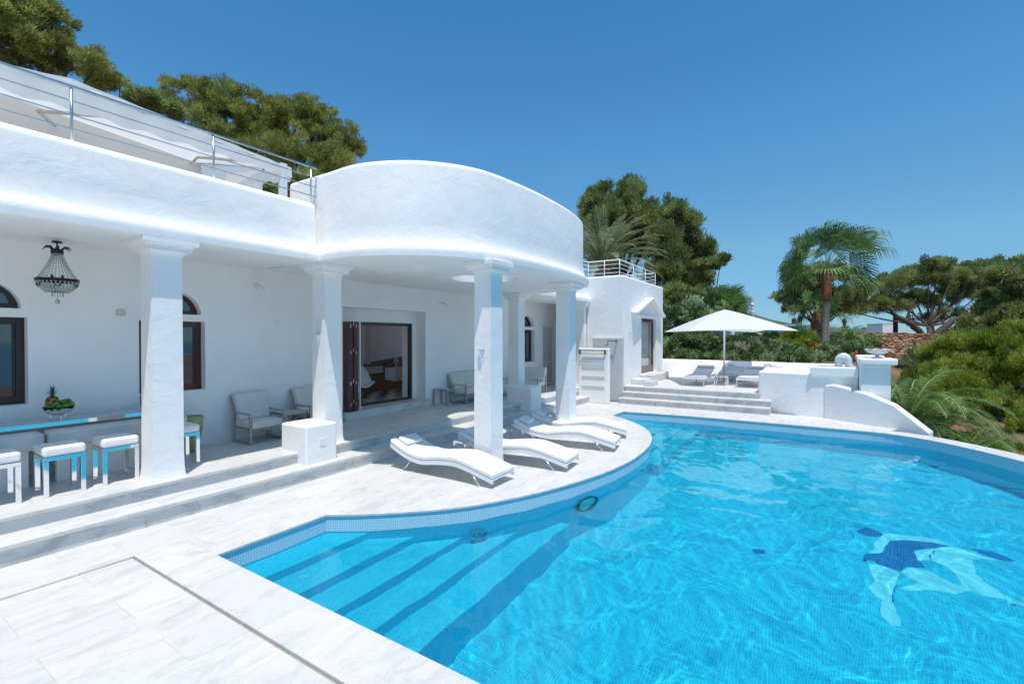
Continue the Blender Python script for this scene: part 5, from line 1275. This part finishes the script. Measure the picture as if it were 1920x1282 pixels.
MB().box(p.x - .3, p.y - 2.9, at(1472, 611, 70).z + .003, p.x + 5, p.y + 10, at(1472, 608, 70).z).build('roof', plaster_mat('pale_turquoise', (.45, .78, .76)), th_)
cpos = at(1488, 604, 69); MB().lathe([(.32, 0), (.30, 1.0), (.36, 1.02), (.1, 1.3)], (cpos.x + .8, cpos.y, cpos.z - .6), 10).build('chimney', BARK, th_)
for px, py, dd, lb in ((1374, 572, 55, 'white chimney rising above the umbrella top'), (1411, 570, 52, 'taller white chimney right of the umbrella top')):
    c_ = at(px, py, dd); s_ = dd / F
    o = MB().lathe([(3.4 * s_, -40 * s_), (3.0 * s_, 8 * s_), (4 * s_, 9 * s_), (4 * s_, 11 * s_), (2.2 * s_, 12 * s_), (2.4 * s_, 4 * s_ + 10 * s_), (1.2 * s_, 16 * s_)] if False else [(4.2 * s_, -60 * s_), (3.6 * s_, -14 * s_), (2.6 * s_, -12 * s_), (2.6 * s_, -3 * s_), (3.2 * s_, -2 * s_), (3.0 * s_, 0), (1.0 * s_, 3 * s_)], c_, 14).build('chimney', PLASTER, smooth=False); tag(o, lb, 'chimney')
for px0, px1, py, dd, m, lb in ((1655, 1681, 609, 90, PLASTER, 'pale distant house on the skyline left of the forked pine'), (1643, 1658, 616, 95, CREAM, 'small distant house beside the pale one on the skyline'), (1632, 1639, 617, 100, PLASTER, 'tiny distant white house on the skyline')):
    a_ = at(px0, py, dd); b_ = at(px1, py, dd); h_ = thing('distant_house', lb, 'house', a_); dv = (b_ - a_).normalized(); nv = Vector((-dv.y, dv.x, 0)) * -4
    MB().prism([(a_.x, a_.y), (b_.x, b_.y), (b_.x + nv.x * -1, b_.y + nv.y * -1), (a_.x - nv.x, a_.y - nv.y)], -3, a_.z).build('wall', m, h_)
    r_ = MB().prism([(a_.x, a_.y), (b_.x, b_.y), (b_.x - nv.x, b_.y - nv.y), (a_.x - nv.x, a_.y - nv.y)], a_.z + .01, a_.z + .25); r_.build('roof', BARK if m is CREAM else TILEGREY, h_)
o = MB().tube([at(1679, 625, 52), at(1679, 590, 52)], .22, 8).build('wooden_pole', BARK); tag(o, 'dark pole standing beside the forked umbrella pine', 'pole')
o = MB().lathe([(.22, -1), (.2, 1.6), (.3, 1.65), (.3, 1.75), (.13, 1.8), (.12, 2.05), (.19, 2.15), (.17, 2.4), (.05, 2.52)], at(1583, 650, 42), 10).build('stone_pillar', mat('dark_stone', (.10, .06, .05), .9, nscale=3, namt=.5, bump=.5, bscale=8)); tag(o, 'dark stone pillar with a figure on top behind the small palm', 'pillar')
